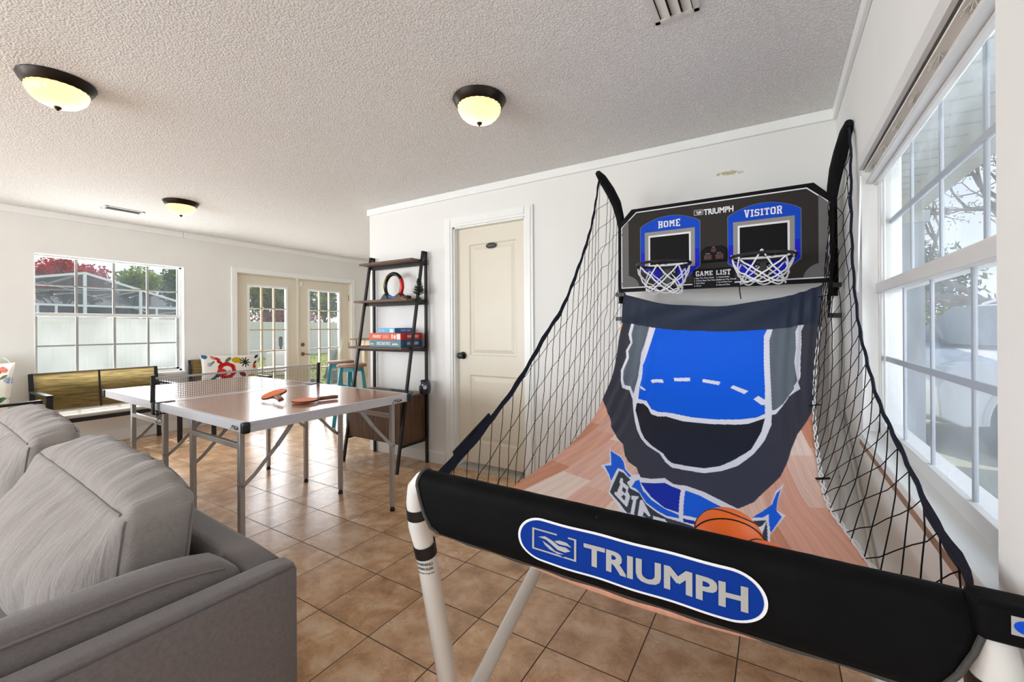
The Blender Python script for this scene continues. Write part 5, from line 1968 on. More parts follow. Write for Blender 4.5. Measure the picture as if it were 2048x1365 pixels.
# ================================================================ sofa (local frame: x along the sofa, y towards its back)
def fabric_mat(name, rgb, rgb2, wr=0.0):
    m = bpy.data.materials.new(name)
    nt, N, L, b = nodes(m)
    b.inputs['Roughness'].default_value = .92
    b.inputs['Specular IOR Level'].default_value = .15
    b.inputs['Sheen Weight'].default_value = .25
    tc = N.new('ShaderNodeTexCoord')
    hs = []
    for sc in ((420, 60, 60), (60, 420, 420)):
        mp = N.new('ShaderNodeMapping')
        mp.inputs['Scale'].default_value = sc
        nz = N.new('ShaderNodeTexNoise')
        nz.inputs['Scale'].default_value = 1.6
        nz.inputs['Detail'].default_value = 2
        L.new(tc.outputs['Object'], mp.inputs['Vector'])
        L.new(mp.outputs[0], nz.inputs['Vector'])
        hs.append(nz.outputs['Fac'])
    ad = N.new('ShaderNodeMath')
    ad.operation = 'ADD'
    L.new(hs[0], ad.inputs[0])
    L.new(hs[1], ad.inputs[1])
    rp = N.new('ShaderNodeValToRGB')
    rp.color_ramp.elements[0].position = .36
    rp.color_ramp.elements[1].position = .64
    rp.color_ramp.elements[0].color = lin(rgb)
    rp.color_ramp.elements[1].color = lin(rgb2)
    hf = N.new('ShaderNodeMath')
    hf.operation = 'MULTIPLY'
    hf.inputs[1].default_value = .5
    L.new(ad.outputs[0], hf.inputs[0])
    L.new(hf.outputs[0], rp.inputs['Fac'])
    L.new(rp.outputs[0], b.inputs['Base Color'])
    bp_ = N.new('ShaderNodeBump')
    bp_.inputs['Strength'].default_value = .35
    bp_.inputs['Distance'].default_value = .0015
    L.new(ad.outputs[0], bp_.inputs['Height'])
    if wr:
        mp = N.new('ShaderNodeMapping')
        mp.inputs['Scale'].default_value = (17, 3, 4)
        mp.inputs['Rotation'].default_value = (0, .35, .2)
        nz = N.new('ShaderNodeTexNoise')
        nz.inputs['Scale'].default_value = 1.5
        nz.inputs['Detail'].default_value = 4
        nz.inputs['Distortion'].default_value = .5
        L.new(tc.outputs['Object'], mp.inputs['Vector'])
        L.new(mp.outputs[0], nz.inputs['Vector'])
        b2 = N.new('ShaderNodeBump')
        b2.inputs['Strength'].default_value = wr
        b2.inputs['Distance'].default_value = .03
        L.new(nz.outputs['Fac'], b2.inputs['Height'])
        L.new(bp_.outputs['Normal'], b2.inputs['Normal'])
        L.new(b2.outputs['Normal'], b.inputs['Normal'])
    else:
        L.new(bp_.outputs['Normal'], b.inputs['Normal'])
    return m


m_sofa = fabric_mat('grey sofa fabric', (106, 101, 101), (120, 115, 115))
m_sofac = fabric_mat('grey crumpled cushion fabric', (134, 128, 124), (148, 142, 138), .45)
m_pipe_f = mat('grey sofa piping', (118, 113, 110), .9)
sofa = thing('sofa', 'grey fabric sofa seen from its end, with two plump back cushions', 'sofa', (-1.118, .70, 0), -.047)


def rb(name, c, h, r, n=12, puff=(0, 0, 0), m=m_sofa, fn=None, par=sofa):
    return build(name, MB().rbox(c, h, r, n, puff, fn), m, par, world=False, smooth=70)


AW = .088
rb('side_panel', (-AW / 2, -.56, .325), (AW / 2, .56, .285), .024, 24, (.004, 0, .003))
rb('side_panel', (-2.94 + AW / 2, -.56, .325), (AW / 2, .56, .285), .024, 16, (.004, 0, .003))
rb('back_panel', (-1.47, -.052, .325), (1.40, .05, .283), .024, 20)
rb('base', (-1.47, -.56, .21), (1.38, .46, .12), .02, 10)
for k, x in enumerate((-.83, -2.11)):
    rb('seat_cushion', (x, -.66, .33), (.63, .36, .085), .05, 14, (.01, .01, .02))
for k, x in enumerate((-.173, -2.767)):
    fnb = lambda q, p: (q[0], q[1], q[2] - .035 * max(0, p[1] - .55) ** 2 / .2)
    bo = rb('arm_cushion', (x, -.545, .52), (.078, .455, .132), .05, 18, (.006, .006, .012), fn=fnb)
    s = MB()
    for sx in (-1, 1):
        s.tube([(x + sx * .062, -.97 + .83 * i / 30, .640 + .007 * math.sin(PI * i / 30) - (.02 * max(0, i - 24) ** 2 / 36)) for i in range(31)], .0035, 6)
    build('piping', s, m_pipe_f, bo, world=False)


def wrinkle(seed, amp):
    def f(q, p):
        v = Vector((q[0] * 9.5 - q[2] * 5 + seed, q[1] * 2.6, q[2] * 2.6 + q[0] * 2.0))
        nz = mnoise.noise(v) + .55 * mnoise.noise(v * 2.3 + Vector((3, 1, 7)))
        edge = (1 - abs(p[0]) ** 6) * .75 + .25
        sec = sorted(abs(t_) for t_ in p)[1]
        k_ = min(1, max(0, (sec - .78) / .22))
        edge *= 1 - .95 * k_ * k_ * (3 - 2 * k_)
        d = Vector((p[0] * .3, p[1], p[2] * .8))
        d = d.normalized() if d.length else d
        return Vector(q) + d * (nz * amp * edge)
    return f


for k, (x, seed) in enumerate(((-.852, 1.3), (-2.12, 8.1))):
    hx, hy, hz = .560, .088, .205
    mbq = MB()
    f0 = wrinkle(seed, .021)

    def fnc(q, p, f0=f0):
        r = f0(q, p)
        # sagging shoulders: the top edge is highest in the middle, ends slump
        r = Vector(r)
        r.z -= .030 * abs(p[0]) ** 4 * (p[2] > 0) * p[2]
        r.y += .02 * p[2]
        if p[1] < 0:
            r.y -= .085 * (-p[1]) * (1 - p[0] ** 4) * max(0, 1 - ((p[2] + .25) / 1.05) ** 2)
        r.z += .03 * p[1] * max(0, p[2]) * (1 - p[0] ** 6)
        return r
    mbq.rbox((x, -.238, .60), (hx, hy, hz), .045, 46, (.010, .06, .03), fn=fnc)
    bc = build('back_cushion', mbq, m_sofac, sofa, world=False, smooth=80)
    # welts run exactly along the cushion's own seam lines
    gi, go = mbq.grid_index
    s = MB()
    for j in (0, 46):
        s.tube([mbq.v[go + gi[(i, j, 46)]] for i in range(2, 45)], .0048, 6)
        for i in (0, 46):
            s.tube([mbq.v[go + gi[(i, j, q)]] for q in range(12, 45)], .0048, 6)
    build('piping', s, m_pipe_f, bc, world=False)
# stitched seams of the frame
sm = MB()
sm.tube([(-.004, -1.10 + 1.085 * i / 40, .600) for i in range(41)], .0022, 5)
sm.tube([(-AW + .004, -1.10 + 1.08 * i / 40, .601) for i in range(41)], .0022, 5)
build('seam', sm, mat('dark seam', (92, 88, 88), .95), sofa, world=False)
for x in (-.06, -2.88):
    for y in (-.06, -1.06):
        build('foot', MB().lathe([(0, 0), (.02, 0), (.026, .05), (0, .05)], (x, y, 0), 12), m_black, sofa, world=False)

# ================================================================ patio furniture by the windows
m_pfr = mat('black patio frame', (24, 25, 28), .4, metal=.2)
m_sling = translucent_mat('tan woven sling', (142, 124, 82), .5, (180, 156, 100), wave=(8, 8, 140))
m_slat = mat('white powder-coated slat', (220, 218, 212), .4)


def patio_seat(name, label, cat, loc, rot, W, D, back_h, seat_h, arm_h, panels, seat=True, rails_only=False):
    """local frame: x across, y=0 at the back, front at y=-D"""
    t = thing(name, label, cat, loc, rot)
    for sx in (-1, 1):
        x = sx * W / 2
        p = MB().bar((x, .0, seat_h - .05), (x, .075, back_h), .035, .022, up=(0, 1, 0))
        build('back_post', p, m_pfr, t, world=False, bevel=.002)
        p = MB().bar((x, -.02, arm_h), (x, -D - .012, arm_h), .052, .022)
        build('armrest', p, m_pfr, t, world=False, bevel=.004)
        p = MB().bar((x, -D, 0), (x, -D, arm_h), .045, .024, up=(0, 1, 0))
        build('leg', p, m_pfr, t, world=False, bevel=.002)
        p = MB().bar((x, -.02, 0), (x, .01, arm_h), .04, .022, up=(0, 1, 0))
        build('leg', p, m_pfr, t, world=False, bevel=.002)
    r = MB()
    r.bar((-W / 2, -D + .03, seat_h - .03), (W / 2, -D + .03, seat_h - .03), .025, .042)
    r.bar((-W / 2, -.01, seat_h - .03), (W / 2, -.01, seat_h - .03), .025, .035)
    for sx in (-1, 1):
        r.bar((sx * W / 2, -D, seat_h - .03), (sx * W / 2, 0, seat_h - .03), .022, .035)
    build('seat_rail', r, m_pfr, t, world=False, bevel=.002)
    n = 14
    gr = []
    for j in range(n + 1):
        q = j / n
        z = seat_h + .02 + (back_h - seat_h - .03) * q
        yb = .075 * (z - seat_h + .05) / (back_h - seat_h + .05)
        gr.append([(-W / 2 + .02 + (W - .04) * i / 24, yb - .012 + .014 * math.sin(PI * q), z) for i in range(25)])
    build('back_sling', MB().sheet(gr), m_sling, t, world=False)
    tb = MB().bar((-W / 2, .073, back_h - .004), (W / 2, .073, back_h - .004), .018, .018)
    build('top_rail', tb, mat('taupe top rail', (120, 108, 92), .6), t, world=False, bevel=.003)
    for k in range(1, panels):
        x = -W / 2 + W * k / panels
        p = MB().bar((x, -.004, seat_h - .02), (x, .066, back_h), .014, .014, up=(0, 1, 0))
        build('mullion', p, m_pfr, t, world=False)
    if seat:
        s = MB()
        ns = 2
        for k in range(ns):
            y0 = -.03 - (D - .08) * (k / ns)
            y1 = -.03 - (D - .08) * ((k + .88) / ns)
            s.box(-W / 2 + .02, W / 2 - .02, y1, y0, seat_h - .006, seat_h + .012)
        build('seat_panel', s, m_slat, t, world=False, bevel=.003)
    return t


# bench along the window: back to the left wall, so local -y points into the room
bench = patio_seat('patio_bench', 'black framed bench with tan sling back under the gridded window', 'bench', (-6.19, 1.625, 0), PI / 2, 1.0, .565, .815, .425, .642, 2)
chair_a = patio_seat('patio_chair', 'black patio armchair at the left edge, holding a floral pillow', 'chair', (-5.60, .36, 0), PI + .16, .72, .60, .90, .43, .642, 1)
chair_b = patio_seat('patio_chair', 'black patio armchair beside the french doors, mostly behind the net', 'chair', (-6.19, 2.80, 0), PI / 2, .66, .55, .86, .43, .62, 1)

FLOWERS = [
    ('ring', (-.235, .12), .52, (200, 24, 26)), ('petal', (-.36, .18), .30, (214, 52, 44)), ('dot', (-.15, .20), .13, (236, 190, 176)), ('petal', (-.63, -.80), .20, (226, 130, 112)), ('petal', (-.51, -.70), .18, (196, 44, 44)), ('petal', (-.46, -.48), .18, (186, 24, 26)),
    ('oval', (.137, -.62), .28, (214, 178, 34)), ('star', (.42, -.46), .40, (26, 44, 38)), ('leaf', (-.16, -.66), .20, (110, 122, 98)), ('dot', (-.91, -.88), .17, (50, 108, 168)), ('dot', (-.78, -.32), .14, (170, 186, 216)), ('leaf', (-.68, -.45), .12, (120, 132, 84)),
    ('leaf', (.92, -.90), .18, (30, 40, 36)), ('dot', (.80, -.15), .16, (206, 84, 44)), ('leaf', (.84, -.42), .14, (34, 48, 40)), ('petal', (.31, .38), .26, (140, 28, 40)), ('leaf', (-.66, .62), .2, (70, 120, 64)), ('dot', (-.54, .42), .14, (40, 60, 110)), ('oval', (.66, .60), .24, (220, 180, 40)), ('ring', (-.1, .95), .3, (200, 60, 60)),
]


def pillow(label, loc, rot, w, h, shapes, group):
    t = thing('throw_pillow', label, 'pillow', loc, 0, group)
    t.rotation_euler = rot
    n = 90
    gr, cols = [], []
    base = lin((232, 230, 222))[:3]
    for side in (-1, 1):
        rows = []
        for j in range(n + 1):
            row = []
            for i in range(n + 1):
                u, v = -1 + 2 * i / n, -1 + 2 * j / n
                th = .062 * ((1 - u ** 2) * (1 - v ** 2)) ** .42
                pin = 1 - .07 * (1 - u * u) * abs(v) ** 2
                pin2 = 1 - .06 * (1 - v * v) * abs(u) ** 2
                row.append((u * w / 2 * pin2, side * th + .004 * mnoise.noise(Vector((u * 3, v * 3, side * 2.0))), v * h / 2 * pin))
                c = base
                for kd, (cu, cv), r, rgb in shapes:
                    du, dv = (u - cu) * w / h, -v - cv
                    d = math.hypot(du, dv)
                    a = math.atan2(dv, du)
                    hit = {'dot': d < r, 'ring': r * .62 < d < r * 1.15 + .03 * math.sin(7 * a), 'oval': (du / 1.25) ** 2 + (dv / .85) ** 2 < r * r,
                           'petal': (du * .8 + dv * .5) ** 2 / 1 + (dv * .8 - du * .5) ** 2 * 3 < r * r, 'star': d < r * (.35 + .65 * abs(math.sin(4.5 * a + 1)) ** 2),
                           'leaf': (du * .7 - dv * .6) ** 2 + (dv * .7 + du * .6) ** 2 * 6 < r * r * 1.6}[kd]
                    if hit:
                        k = .82 + .3 * math.sin(31 * d + 5 * a)
                        c = tuple(min(1, x * k) for x in lin(rgb)[:3])
                cols.append(c + (1,))
            rows.append(row)
        gr.append(rows if side > 0 else rows)
    mb = MB()
    mb.sheet(gr[0])
    s0 = len(mb.f)
    mb.sheet(gr[1])
    mb.f[s0:] = [f[::-1] for f in mb.f[s0:]]
    o = build('cushion_cover', mb, attr_mat('printed cotton', .8, weave=40), t, world=False, smooth=0)
    o.data.polygons.foreach_set('use_smooth', [True] * len(o.data.polygons))
    set_print(o, cols)
    pp = []
    for i in range(120):
        k = i / 30
        s = int(k)
        q = -1 + 2 * (k - s)
        u, v = ((q, -1), (1, q), (-q, 1), (-1, -q))[s % 4]
        pp.append((u * w / 2 * (1 - .06 * (1 - v * v) * abs(u) ** 2), 0, v * h / 2 * (1 - .07 * (1 - u * u) * abs(v) ** 2)))
    build('piping', MB().tube(pp, .0035, 6, closed=True), mat('white piping', (222, 218, 208), .8), t, world=False)
    return t


pillow('white lumbar pillow with red flower and pineapple print, seen above the table net', (-5.93, 2.80, .735), (-.16, .05, PI / 2 + .03), .70, .37, FLOWERS, 'floral pillows')
pillow('white floral pillow cut by the left edge of the view, leaning on the black chair', (-5.735, .75, .765), (-.15, 0, .55), .50, .42, [(k, (c[0] * -1.25, c[1] * .9), r * .85, rgb) for k, c, r, rgb in FLOWERS], 'floral pillows')

cu_ = MB().rbox((0, 0, 0), (.24, .07, .235), .06, 10, (.01, .02, .02))
cu_.xf(Matrix.Translation((-6.04, .755, .77)) @ Matrix.Rotation(.55, 4, 'Z') @ Matrix.Rotation(-.15, 4, 'X'))
tag(build('chair_cushion', cu_, mat('pale sage cushion', (206, 210, 194), .9), smooth=70), 'pale sage cushion behind the floral pillow at the left edge of the view', 'cushion')

# ================================================================ bar-height set
m_teal = mat('teal paint', (38, 128, 142), .4, var=.06, vscale=6)
m_seatw = mat('weathered brown wood', (128, 96, 72), .55, var=.35, vscale=12, stretch=(1, 8, 8))
m_cw = mat('cream painted wood', (224, 208, 180), .5, var=.08, vscale=8)


def stool(loc, rot, label):
    t = thing('bar_stool', label, 'stool', loc, rot, 'teal bar stools')
    s = MB().lathe([(0, .752), (.170, .752), (.182, .757), (.185, .77), (.182, .783), (.172, .788), (0, .788)], (0, 0, 0), 40)
    build('seat', s, m_seatw, t, world=False)
    ap = MB()
    for k in range(4):
        a = PI / 4 + k * PI / 2
        b = a + PI / 2
        ap.bar((.118 * math.cos(a), .118 * math.sin(a), .722), (.118 * math.cos(b), .118 * math.sin(b), .722), .018, .055)
    build('apron', ap, m_teal, t, world=False, bevel=.002)
    for k in range(4):
        a = PI / 4 + k * PI / 2
        g = MB().bar((.125 * math.cos(a), .125 * math.sin(a), .752), (.225 * math.cos(a), .225 * math.sin(a), 0), .042, .042, up=(math.cos(a), math.sin(a), 0))
        build('leg', g, m_teal, t, world=False, bevel=.004)
    for z, r in ((.22, .196), (.42, .169)):
        for k in range(4):
            a = PI / 4 + k * PI / 2
            b = a + PI / 2
            build('stretcher', MB().bar((r * math.cos(a), r * math.sin(a), z), (r * math.cos(b), r * math.sin(b), z), .02, .03), m_teal, t, world=False)
    return t


stool((-4.66, 3.64, 0), .35, 'teal bar stool with round brown seat in front, just left of the ladder shelf')
stool((-5.27, 3.93, 0), .1, 'teal bar stool half hidden behind the other stool')
bt = thing('bar_table', 'tall cream table with weathered wood top behind the teal stools', 'table', (-4.85, 4.45, 0))
build('table_top', MB().box(-5.33, -4.2, 4.13, 4.75, 1.075, 1.10), m_seatw, bt, bevel=.003)
build('apron', MB().box(-5.26, -4.27, 4.19, 4.21, .985, 1.075).box(-5.26, -4.27, 4.67, 4.69, .985, 1.075).box(-5.26, -5.24, 4.19, 4.69, .985, 1.075), m_cw, bt)
for x in (-5.10, -4.30):
    for y in (4.21, 4.67):
        build('leg', MB().box(x - .03, x + .03, y - .03, y + .03, 0, 1.075), m_cw, bt, bevel=.003)
# ================================================================ outside
GZ = -.20
m_lawn = mat('lawn grass', (126, 134, 54), .9, rgb2=(170, 172, 80), vscale=3.0, bump=.5, bscale=40)
m_vinyl = mat('white vinyl fence', (236, 230, 226), .45)
m_soffit = mat('white soffit boards', (226, 228, 226), .6)
m_bark = mat('grey bark', (120, 108, 96), .85, var=.3, vscale=9, bump=.6, bscale=25)

g = MB()
g.box(-60, XL - T - .01, -30, 45, GZ - .1, GZ)
g.box(XL - T - .01, XR + T + .01, YF + T, 60, GZ - .1, GZ)
struct('lawn', g, m_lawn, smooth=0, label='sunlit green lawn outside the windows')
struct('driveway', MB().box(XR + T + .01, 50, -30, 60, GZ - .1, GZ), mat('pale neutral ground', (186, 180, 164), .9, rgb2=(160, 162, 128), vscale=1.2), smooth=0, label='pale dry ground outside the hazy window, added to cut green bounce')  # pale ground added in place of grass to keep green bounce off the porch
rnd2 = random.Random(11)
gb = MB()
for k in range(5200):
    x, y = rnd2.uniform(-22, -8.0), rnd2.uniform(0, 16)
    h = rnd2.uniform(.05, .11)
    a = rnd2.uniform(0, PI)
    dx, dy = math.cos(a) * .02, math.sin(a) * .02
    gb.add([(x - dx, y - dy, GZ), (x + dx, y + dy, GZ), (x + rnd2.uniform(-.03, .03), y + rnd2.uniform(-.03, .03), GZ + h)], [(0, 1, 2)])
o = build('grass_blades', gb, mat('grass blade', (150, 176, 58), .8), smooth=0)
tag(o, 'short grass blades standing in the sunlit lawn', 'grass', kind='stuff')

# roof edge that shades the left wall, porch on the right
struct('roof', MB().box(XL - T - .55, XR + T, YR - T, YF + T, H + .12, H + .22), m_trim, smooth=0)


def fence_run(pts, h, label):
    t = thing('vinyl_fence', label, 'fence', (pts[0][0], pts[0][1], GZ))
    for (xa, ya), (xb, yb) in zip(pts[:-1], pts[1:]):
        L_ = math.hypot(xb - xa, yb - ya)
        n = max(1, round(L_ / 1.85))
        for k in range(n):
            p0 = (xa + (xb - xa) * k / n, ya + (yb - ya) * k / n)
            p1 = (xa + (xb - xa) * (k + 1) / n, ya + (yb - ya) * (k + 1) / n)
            d = Vector((p1[0] - p0[0], p1[1] - p0[1], 0)).normalized()
            m = MB()
            q0, q1 = Vector((p0[0], p0[1], 0)), Vector((p1[0], p1[1], 0))
            for j in range(10):
                a = q0 + (q1 - q0) * (j + .03) / 10
                b = q0 + (q1 - q0) * (j + .97) / 10
                m.bar((a.x, a.y, GZ + h / 2), (b.x, b.y, GZ + h / 2), .022, h - .16, up=(0, 0, 1))
            build('panel', m, m_vinyl, t, smooth=0)
            r = MB()
            for z in (GZ + .10, GZ + h - .08):
                r.bar((p0[0], p0[1], z), (p1[0], p1[1], z), .045, .14)
            build('fence_rail', r, m_vinyl, t, smooth=0)
            b = MB().box(p0[0] - .062, p0[0] + .062, p0[1] - .062, p0[1] + .062, GZ, GZ + h + .03)
            b.add([(p0[0] - .075, p0[1] - .075, GZ + h + .03), (p0[0] + .075, p0[1] - .075, GZ + h + .03), (p0[0] + .075, p0[1] + .075, GZ + h + .03), (p0[0] - .075, p0[1] + .075, GZ + h + .03), (p0[0], p0[1], GZ + h + .10)], [(0, 1, 4), (1, 2, 4), (2, 3, 4), (3, 0, 4), (3, 2, 1, 0)])
            build('post', b, m_vinyl, t, smooth=0)
    return t


fence_run([(-14.3, -2.5), (-16.0, 4.4), (-21.5, 11.5), (-23.0, 18.0), (-20.5, 24.0)], 1.80, 'white vinyl privacy fence across the lawn behind the windows')

# pool cage behind the fence
m_cage = mat('white cage beam', (236, 238, 240), .5)
m_screen = translucent_mat('dark insect screen', (58, 64, 74), .3, alpha=.72)
m_screen2 = translucent_mat('pale insect screen', (110, 114, 116), .4, alpha=.35)
pc = thing('pool_cage', 'screened pool enclosure with white beams and a hipped screen roof behind the fence', 'pool cage', (-24, 5, GZ))
XF, XB = -24.0, -30.0


def S(y, z):                                     # front-plane points as seen through the window
    return (XF, y * 1.5, 1.25 + (z - 1.25) * 1.5)


ap, lf, r1, r2_ = S(3.88, 2.80), S(2.55, 2.38), S(5.08, 2.40), S(6.3, 2.03)
el, er = S(2.0, 1.92), S(6.6, 1.89)
bl, br_ = (XF, el[1], GZ), (XF, er[1], GZ)
beam = MB()


def bm(a, b, w=.09):
    beam.bar(a, b, w, w)


bm(ap, (XF, 2.0, 2.75)), bm(ap, r2_), bm(el, er, .08)
for y, zt in ((ap[1], ap[2]), (r1[1], r1[2])):
    bm((XF, y, GZ), (XF, y, zt), .10)
for y in (4.5, 5.0, 8.2, 9.2, 9.7):
    bm((XF, y, GZ), (XF, y, el[2]), .07)
bk = lambda p, dz=0: (XB, p[1], p[2] + dz)
for p in (ap, r1, el, er):
    bm(p, bk(p, -.15), .07)
for k in range(1, 6):
    y = el[1] + (er[1] - el[1]) * k / 6
    bm((XF + .01, y - 1.5, 2.65), (XB, y + .7, 3.15), .05)
bm((XB, 2, 2.6), bk(ap), .07), bm(bk(ap), bk(er), .07)
bm((-26, 2, 2.3), (-26.5, 9.9, 2.4), .05), bm(r1, (-27, 5.0, 3.0), .05)
build('beam', beam, m_cage, pc, smooth=0)
sc = MB().add([ap, r2_, er, el, (XF, 2.0, 2.75)], [(0, 1, 2, 3, 4)]).add([el, er, br_, bl], [(0, 1, 2, 3)])
build('front_screen', sc, m_screen2, pc, smooth=0)
sc = MB().add([ap, bk(ap), bk(r2_), r2_], [(0, 1, 2, 3)]).add([ap, (XF, 2.0, 2.75), (XB, 2.0, 2.6), bk(ap)], [(0, 1, 2, 3)]).add([(XB, 2, GZ), (XB, 10, GZ), (XB, 10, 3.2), (XB, 2, 3.2)], [(0, 1, 2, 3)])
build('roof_screen', sc, m_screen, pc, smooth=0)
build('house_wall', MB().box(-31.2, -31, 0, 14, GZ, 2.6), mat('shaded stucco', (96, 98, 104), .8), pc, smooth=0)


# foliage
def leaf_cloud(rr, centre, rad, n, size, lumps):
    m = MB()
    cs = []
    for k in range(lumps):
        v = Vector((rr.gauss(0, 1), rr.gauss(0, 1), rr.gauss(0, 1))).normalized() * rr.random() ** .5
        cs.append((Vector((centre[0] + v.x * rad[0] * .72, centre[1] + v.y * rad[1] * .72, centre[2] + v.z * rad[2] * .72)), rr.uniform(.30, .48)))
    vs, fs = [], []
    for k in range(n):
        c, r = cs[k % lumps]
        v = Vector((rr.gauss(0, 1), rr.gauss(0, 1), rr.gauss(0, 1))).normalized() * (rr.random() ** .4)
        p = Vector((c.x + v.x * rad[0] * r, c.y + v.y * rad[1] * r, c.z + v.z * rad[2] * r))
        a = Vector((rr.gauss(0, 1), rr.gauss(0, 1), rr.gauss(0, 1))).normalized()
        b = a.orthogonal().normalized()
        s = size * rr.uniform(.6, 1.3)
        o = len(vs)
        vs += [p - a * s, p + b * s * .5, p + a * s, p - b * s * .5]
        fs.append((o, o + 1, o + 2, o + 3))
    m.add(vs, fs)
    return m


def leafm(name, a, b):
    return translucent_mat(name, a, .5, b, wave=(1.6, 1.6, 1.6))


def tree(label, base, h, rad, n, size, m, cat='tree', name='leafy_tree', seed=1, lumps=34, trunk_r=.16):
    rr = random.Random(seed)
    t = thing(name, label, cat, base, 0, None)
    c = (base[0], base[1], base[2] + h)
    tr = MB().tube([base, (base[0] + .1, base[1] - .1, base[2] + h * .4), (base[0] - .1, base[1] + .1, base[2] + h)], trunk_r, 9, rr=[trunk_r, trunk_r * .75, trunk_r * .4])
    for k in range(6):
        a = k * 1.05 + seed
        tr.tube([(base[0], base[1], base[2] + h * (.45 + .06 * k)), (base[0] + rad[0] * .5 * math.cos(a), base[1] + rad[1] * .5 * math.sin(a), base[2] + h * (.8 + .08 * k))], trunk_r * .3, 6)
    build('trunk', tr, m_bark, t)
    build('crown', leaf_cloud(rr, c, rad, n, size, lumps), m, t, smooth=0)
    return t


m_red = leafm('red leaves', (178, 52, 44), (236, 84, 52))
m_gr1 = leafm('bright green leaves', (134, 156, 62), (206, 222, 90))
m_gr2 = leafm('deep green leaves', (84, 108, 54), (140, 168, 66))
m_gr3 = leafm('olive leaves', (146, 150, 88), (216, 214, 124))
m_pink = leafm('pinkish shrub leaves', (176, 122, 106), (226, 166, 142))
tree('crimson leaved tree rising over the left slope of the pool cage', (-38, 8.3, GZ), 4.45, (3.0, 2.35, 1.6), 7500, .13, m_red, seed=4, name='red_tree', lumps=46)
tree('bright green tree behind the right slope of the pool cage', (-37, 11.6, GZ), 4.5, (2.4, 1.35, 1.5), 5200, .12, m_gr1, seed=9)
tree('dark green tree seen in the right panes of the gridded window', (-36.5, 14.0, GZ), 4.4, (2.4, 1.4, 1.8), 5200, .12, m_gr2, seed=12)
tree('olive green tree over the fence in the left french door', (-26, 14.3, GZ), 3.6, (2.0, 1.5, 1.5), 4200, .12, m_gr3, seed=21)
tree('dense dark tree over the fence in the left french door', (-27, 16.6, GZ), 3.5, (2.0, 1.4, 1.5), 4200, .12, m_gr2, seed=23)
tree('sparse dark tree between the two french doors', (-27.5, 19.2, GZ), 3.4, (1.8, 1.1, 1.5), 2400, .11, m_gr1, seed=25)
tree('pinkish flowering shrub along the fence in the left french door', (-24.6, 14.6, GZ), 1.9, (1.2, 2.6, .75), 3600, .09, m_pink, 'shrub', 'flowering_shrub', 31, trunk_r=.06)
tree('low green shrub along the fence in the right french door', (-25, 21.5, GZ), 1.9, (1.2, 2.6, .9), 3000, .10, m_gr3, 'shrub', 'green_shrub', 33, trunk_r=.06)
tree('thin leaved tree hanging into the right french door', (-28, 24.6, GZ), 4.8, (1.6, 2.2, 1.5), 1100, .14, m_gr2, seed=37, lumps=18)

palm = thing('palm_tree', 'palm with a thick grey cross-hatched trunk outside the right french door', 'palm tree', (-25.5, 19.8, GZ))
pt = MB()
prof = []
for k in range(40):
    z = 5.4 * k / 39
    prof.append((.36 + .05 * (k % 2) + (.12 if z > 3.3 else 0) - .10 * (z / 5.4), GZ + z))
pt.lathe(prof, (-25.5, 19.8, 0), 18)
for k in range(70):
    z = GZ + .5 + 4.5 * k / 70
    a = k * 2.4
    r = .33
    pt.bar((-25.5 + r * math.cos(a), 19.8 + r * math.sin(a), z), (-25.5 + (r + .16) * math.cos(a + .25), 19.8 + (r + .16) * math.sin(a + .25), z + .38), .12, .03)
build('trunk', pt, mat('grey palm bark', (150, 140, 128), .9, var=.3, vscale=6), palm)
pf = MB()
for k in range(22):
    a = k * 2.399
    up = rnd2.uniform(.1, 1.4)
    prev = None
    L_ = 2.3
    pts = []
    for q in range(9):
        s = q / 8
        r = L_ * s * .8
        pts.append(Vector((-25.5 + r * math.cos(a), 19.8 + r * math.sin(a), GZ + 5.2 + up * s * 1.6 - 2.3 * s * s)))
    pf.tube(pts, .02, 4)
    side = Vector((-math.sin(a), math.cos(a), 0))
    for q in range(1, 9):
        for s in (-1, 1):
            p = pts[q]
            e = p + side * s * .5 + Vector((math.cos(a) * .25, math.sin(a) * .25, -.25))
            pf.add([p, p + Vector((0, 0, -.03)) + side * s * .2 + Vector((.06, .06, 0)), e], [(0, 1, 2)])
build('fronds', pf, m_gr2, palm, smooth=0)

# garden seats on the lawn
gs = thing('outdoor_lounger', 'low outdoor seat with a beige cushion on the lawn, behind the left french door', 'outdoor seat', (-9.6, 5.55, GZ), .5)
build('seat_base', MB().box(-.45, .45, -.4, .4, .34, .42).box(-.45, .45, .34, .42, .42, .66), mat('tan wicker', (168, 148, 122), .7), gs, world=False, bevel=.01)
build('cushion', MB().rbox((0, -.02, .50), (.42, .36, .08), .05, 8, (.01, .01, .03)), mat('beige cushion', (206, 200, 190), .9), gs, world=False)
build('cushion', MB().rbox((0, .22, .72), (.42, .10, .20), .06, 8, (.02, .05, .02)), mat('beige cushion', (206, 200, 190), .9), gs, world=False)
fm = MB()
for sx in (-1, 1):
    fm.tube([(sx * .40, -.36, 0), (sx * .40, -.40, .18), (sx * .40, -.30, .36)], .018, 8)
    fm.tube([(sx * .40, .34, 0), (sx * .40, .36, .36)], .018, 8)
build('leg_frame', fm, m_black, gs, world=False)
ad = thing('adirondack_chair', 'grey slatted garden chair on the lawn, behind the right french door', 'garden chair', (-8.4, 5.95, GZ), .3)
m_adi = mat('grey slats', (118, 118, 122), .7)
sl = MB()
for k in range(6):
    sl.bar((-.25 + .1 * k, .22, .30), (-.29 + .116 * k, .52, .92 + .05 * math.sin(PI * (k + .5) / 6)), .085, .018, up=(0, 1, 0))
build('back_slats', sl, m_adi, ad, world=False, smooth=0)
sl = MB()
for k in range(5):
    sl.box(-.27, .27, -.30 + .11 * k, -.20 + .11 * k, .34 - .014 * k, .36 - .014 * k)
build('seat_slats', sl, m_adi, ad, world=False, smooth=0)
sl = MB()
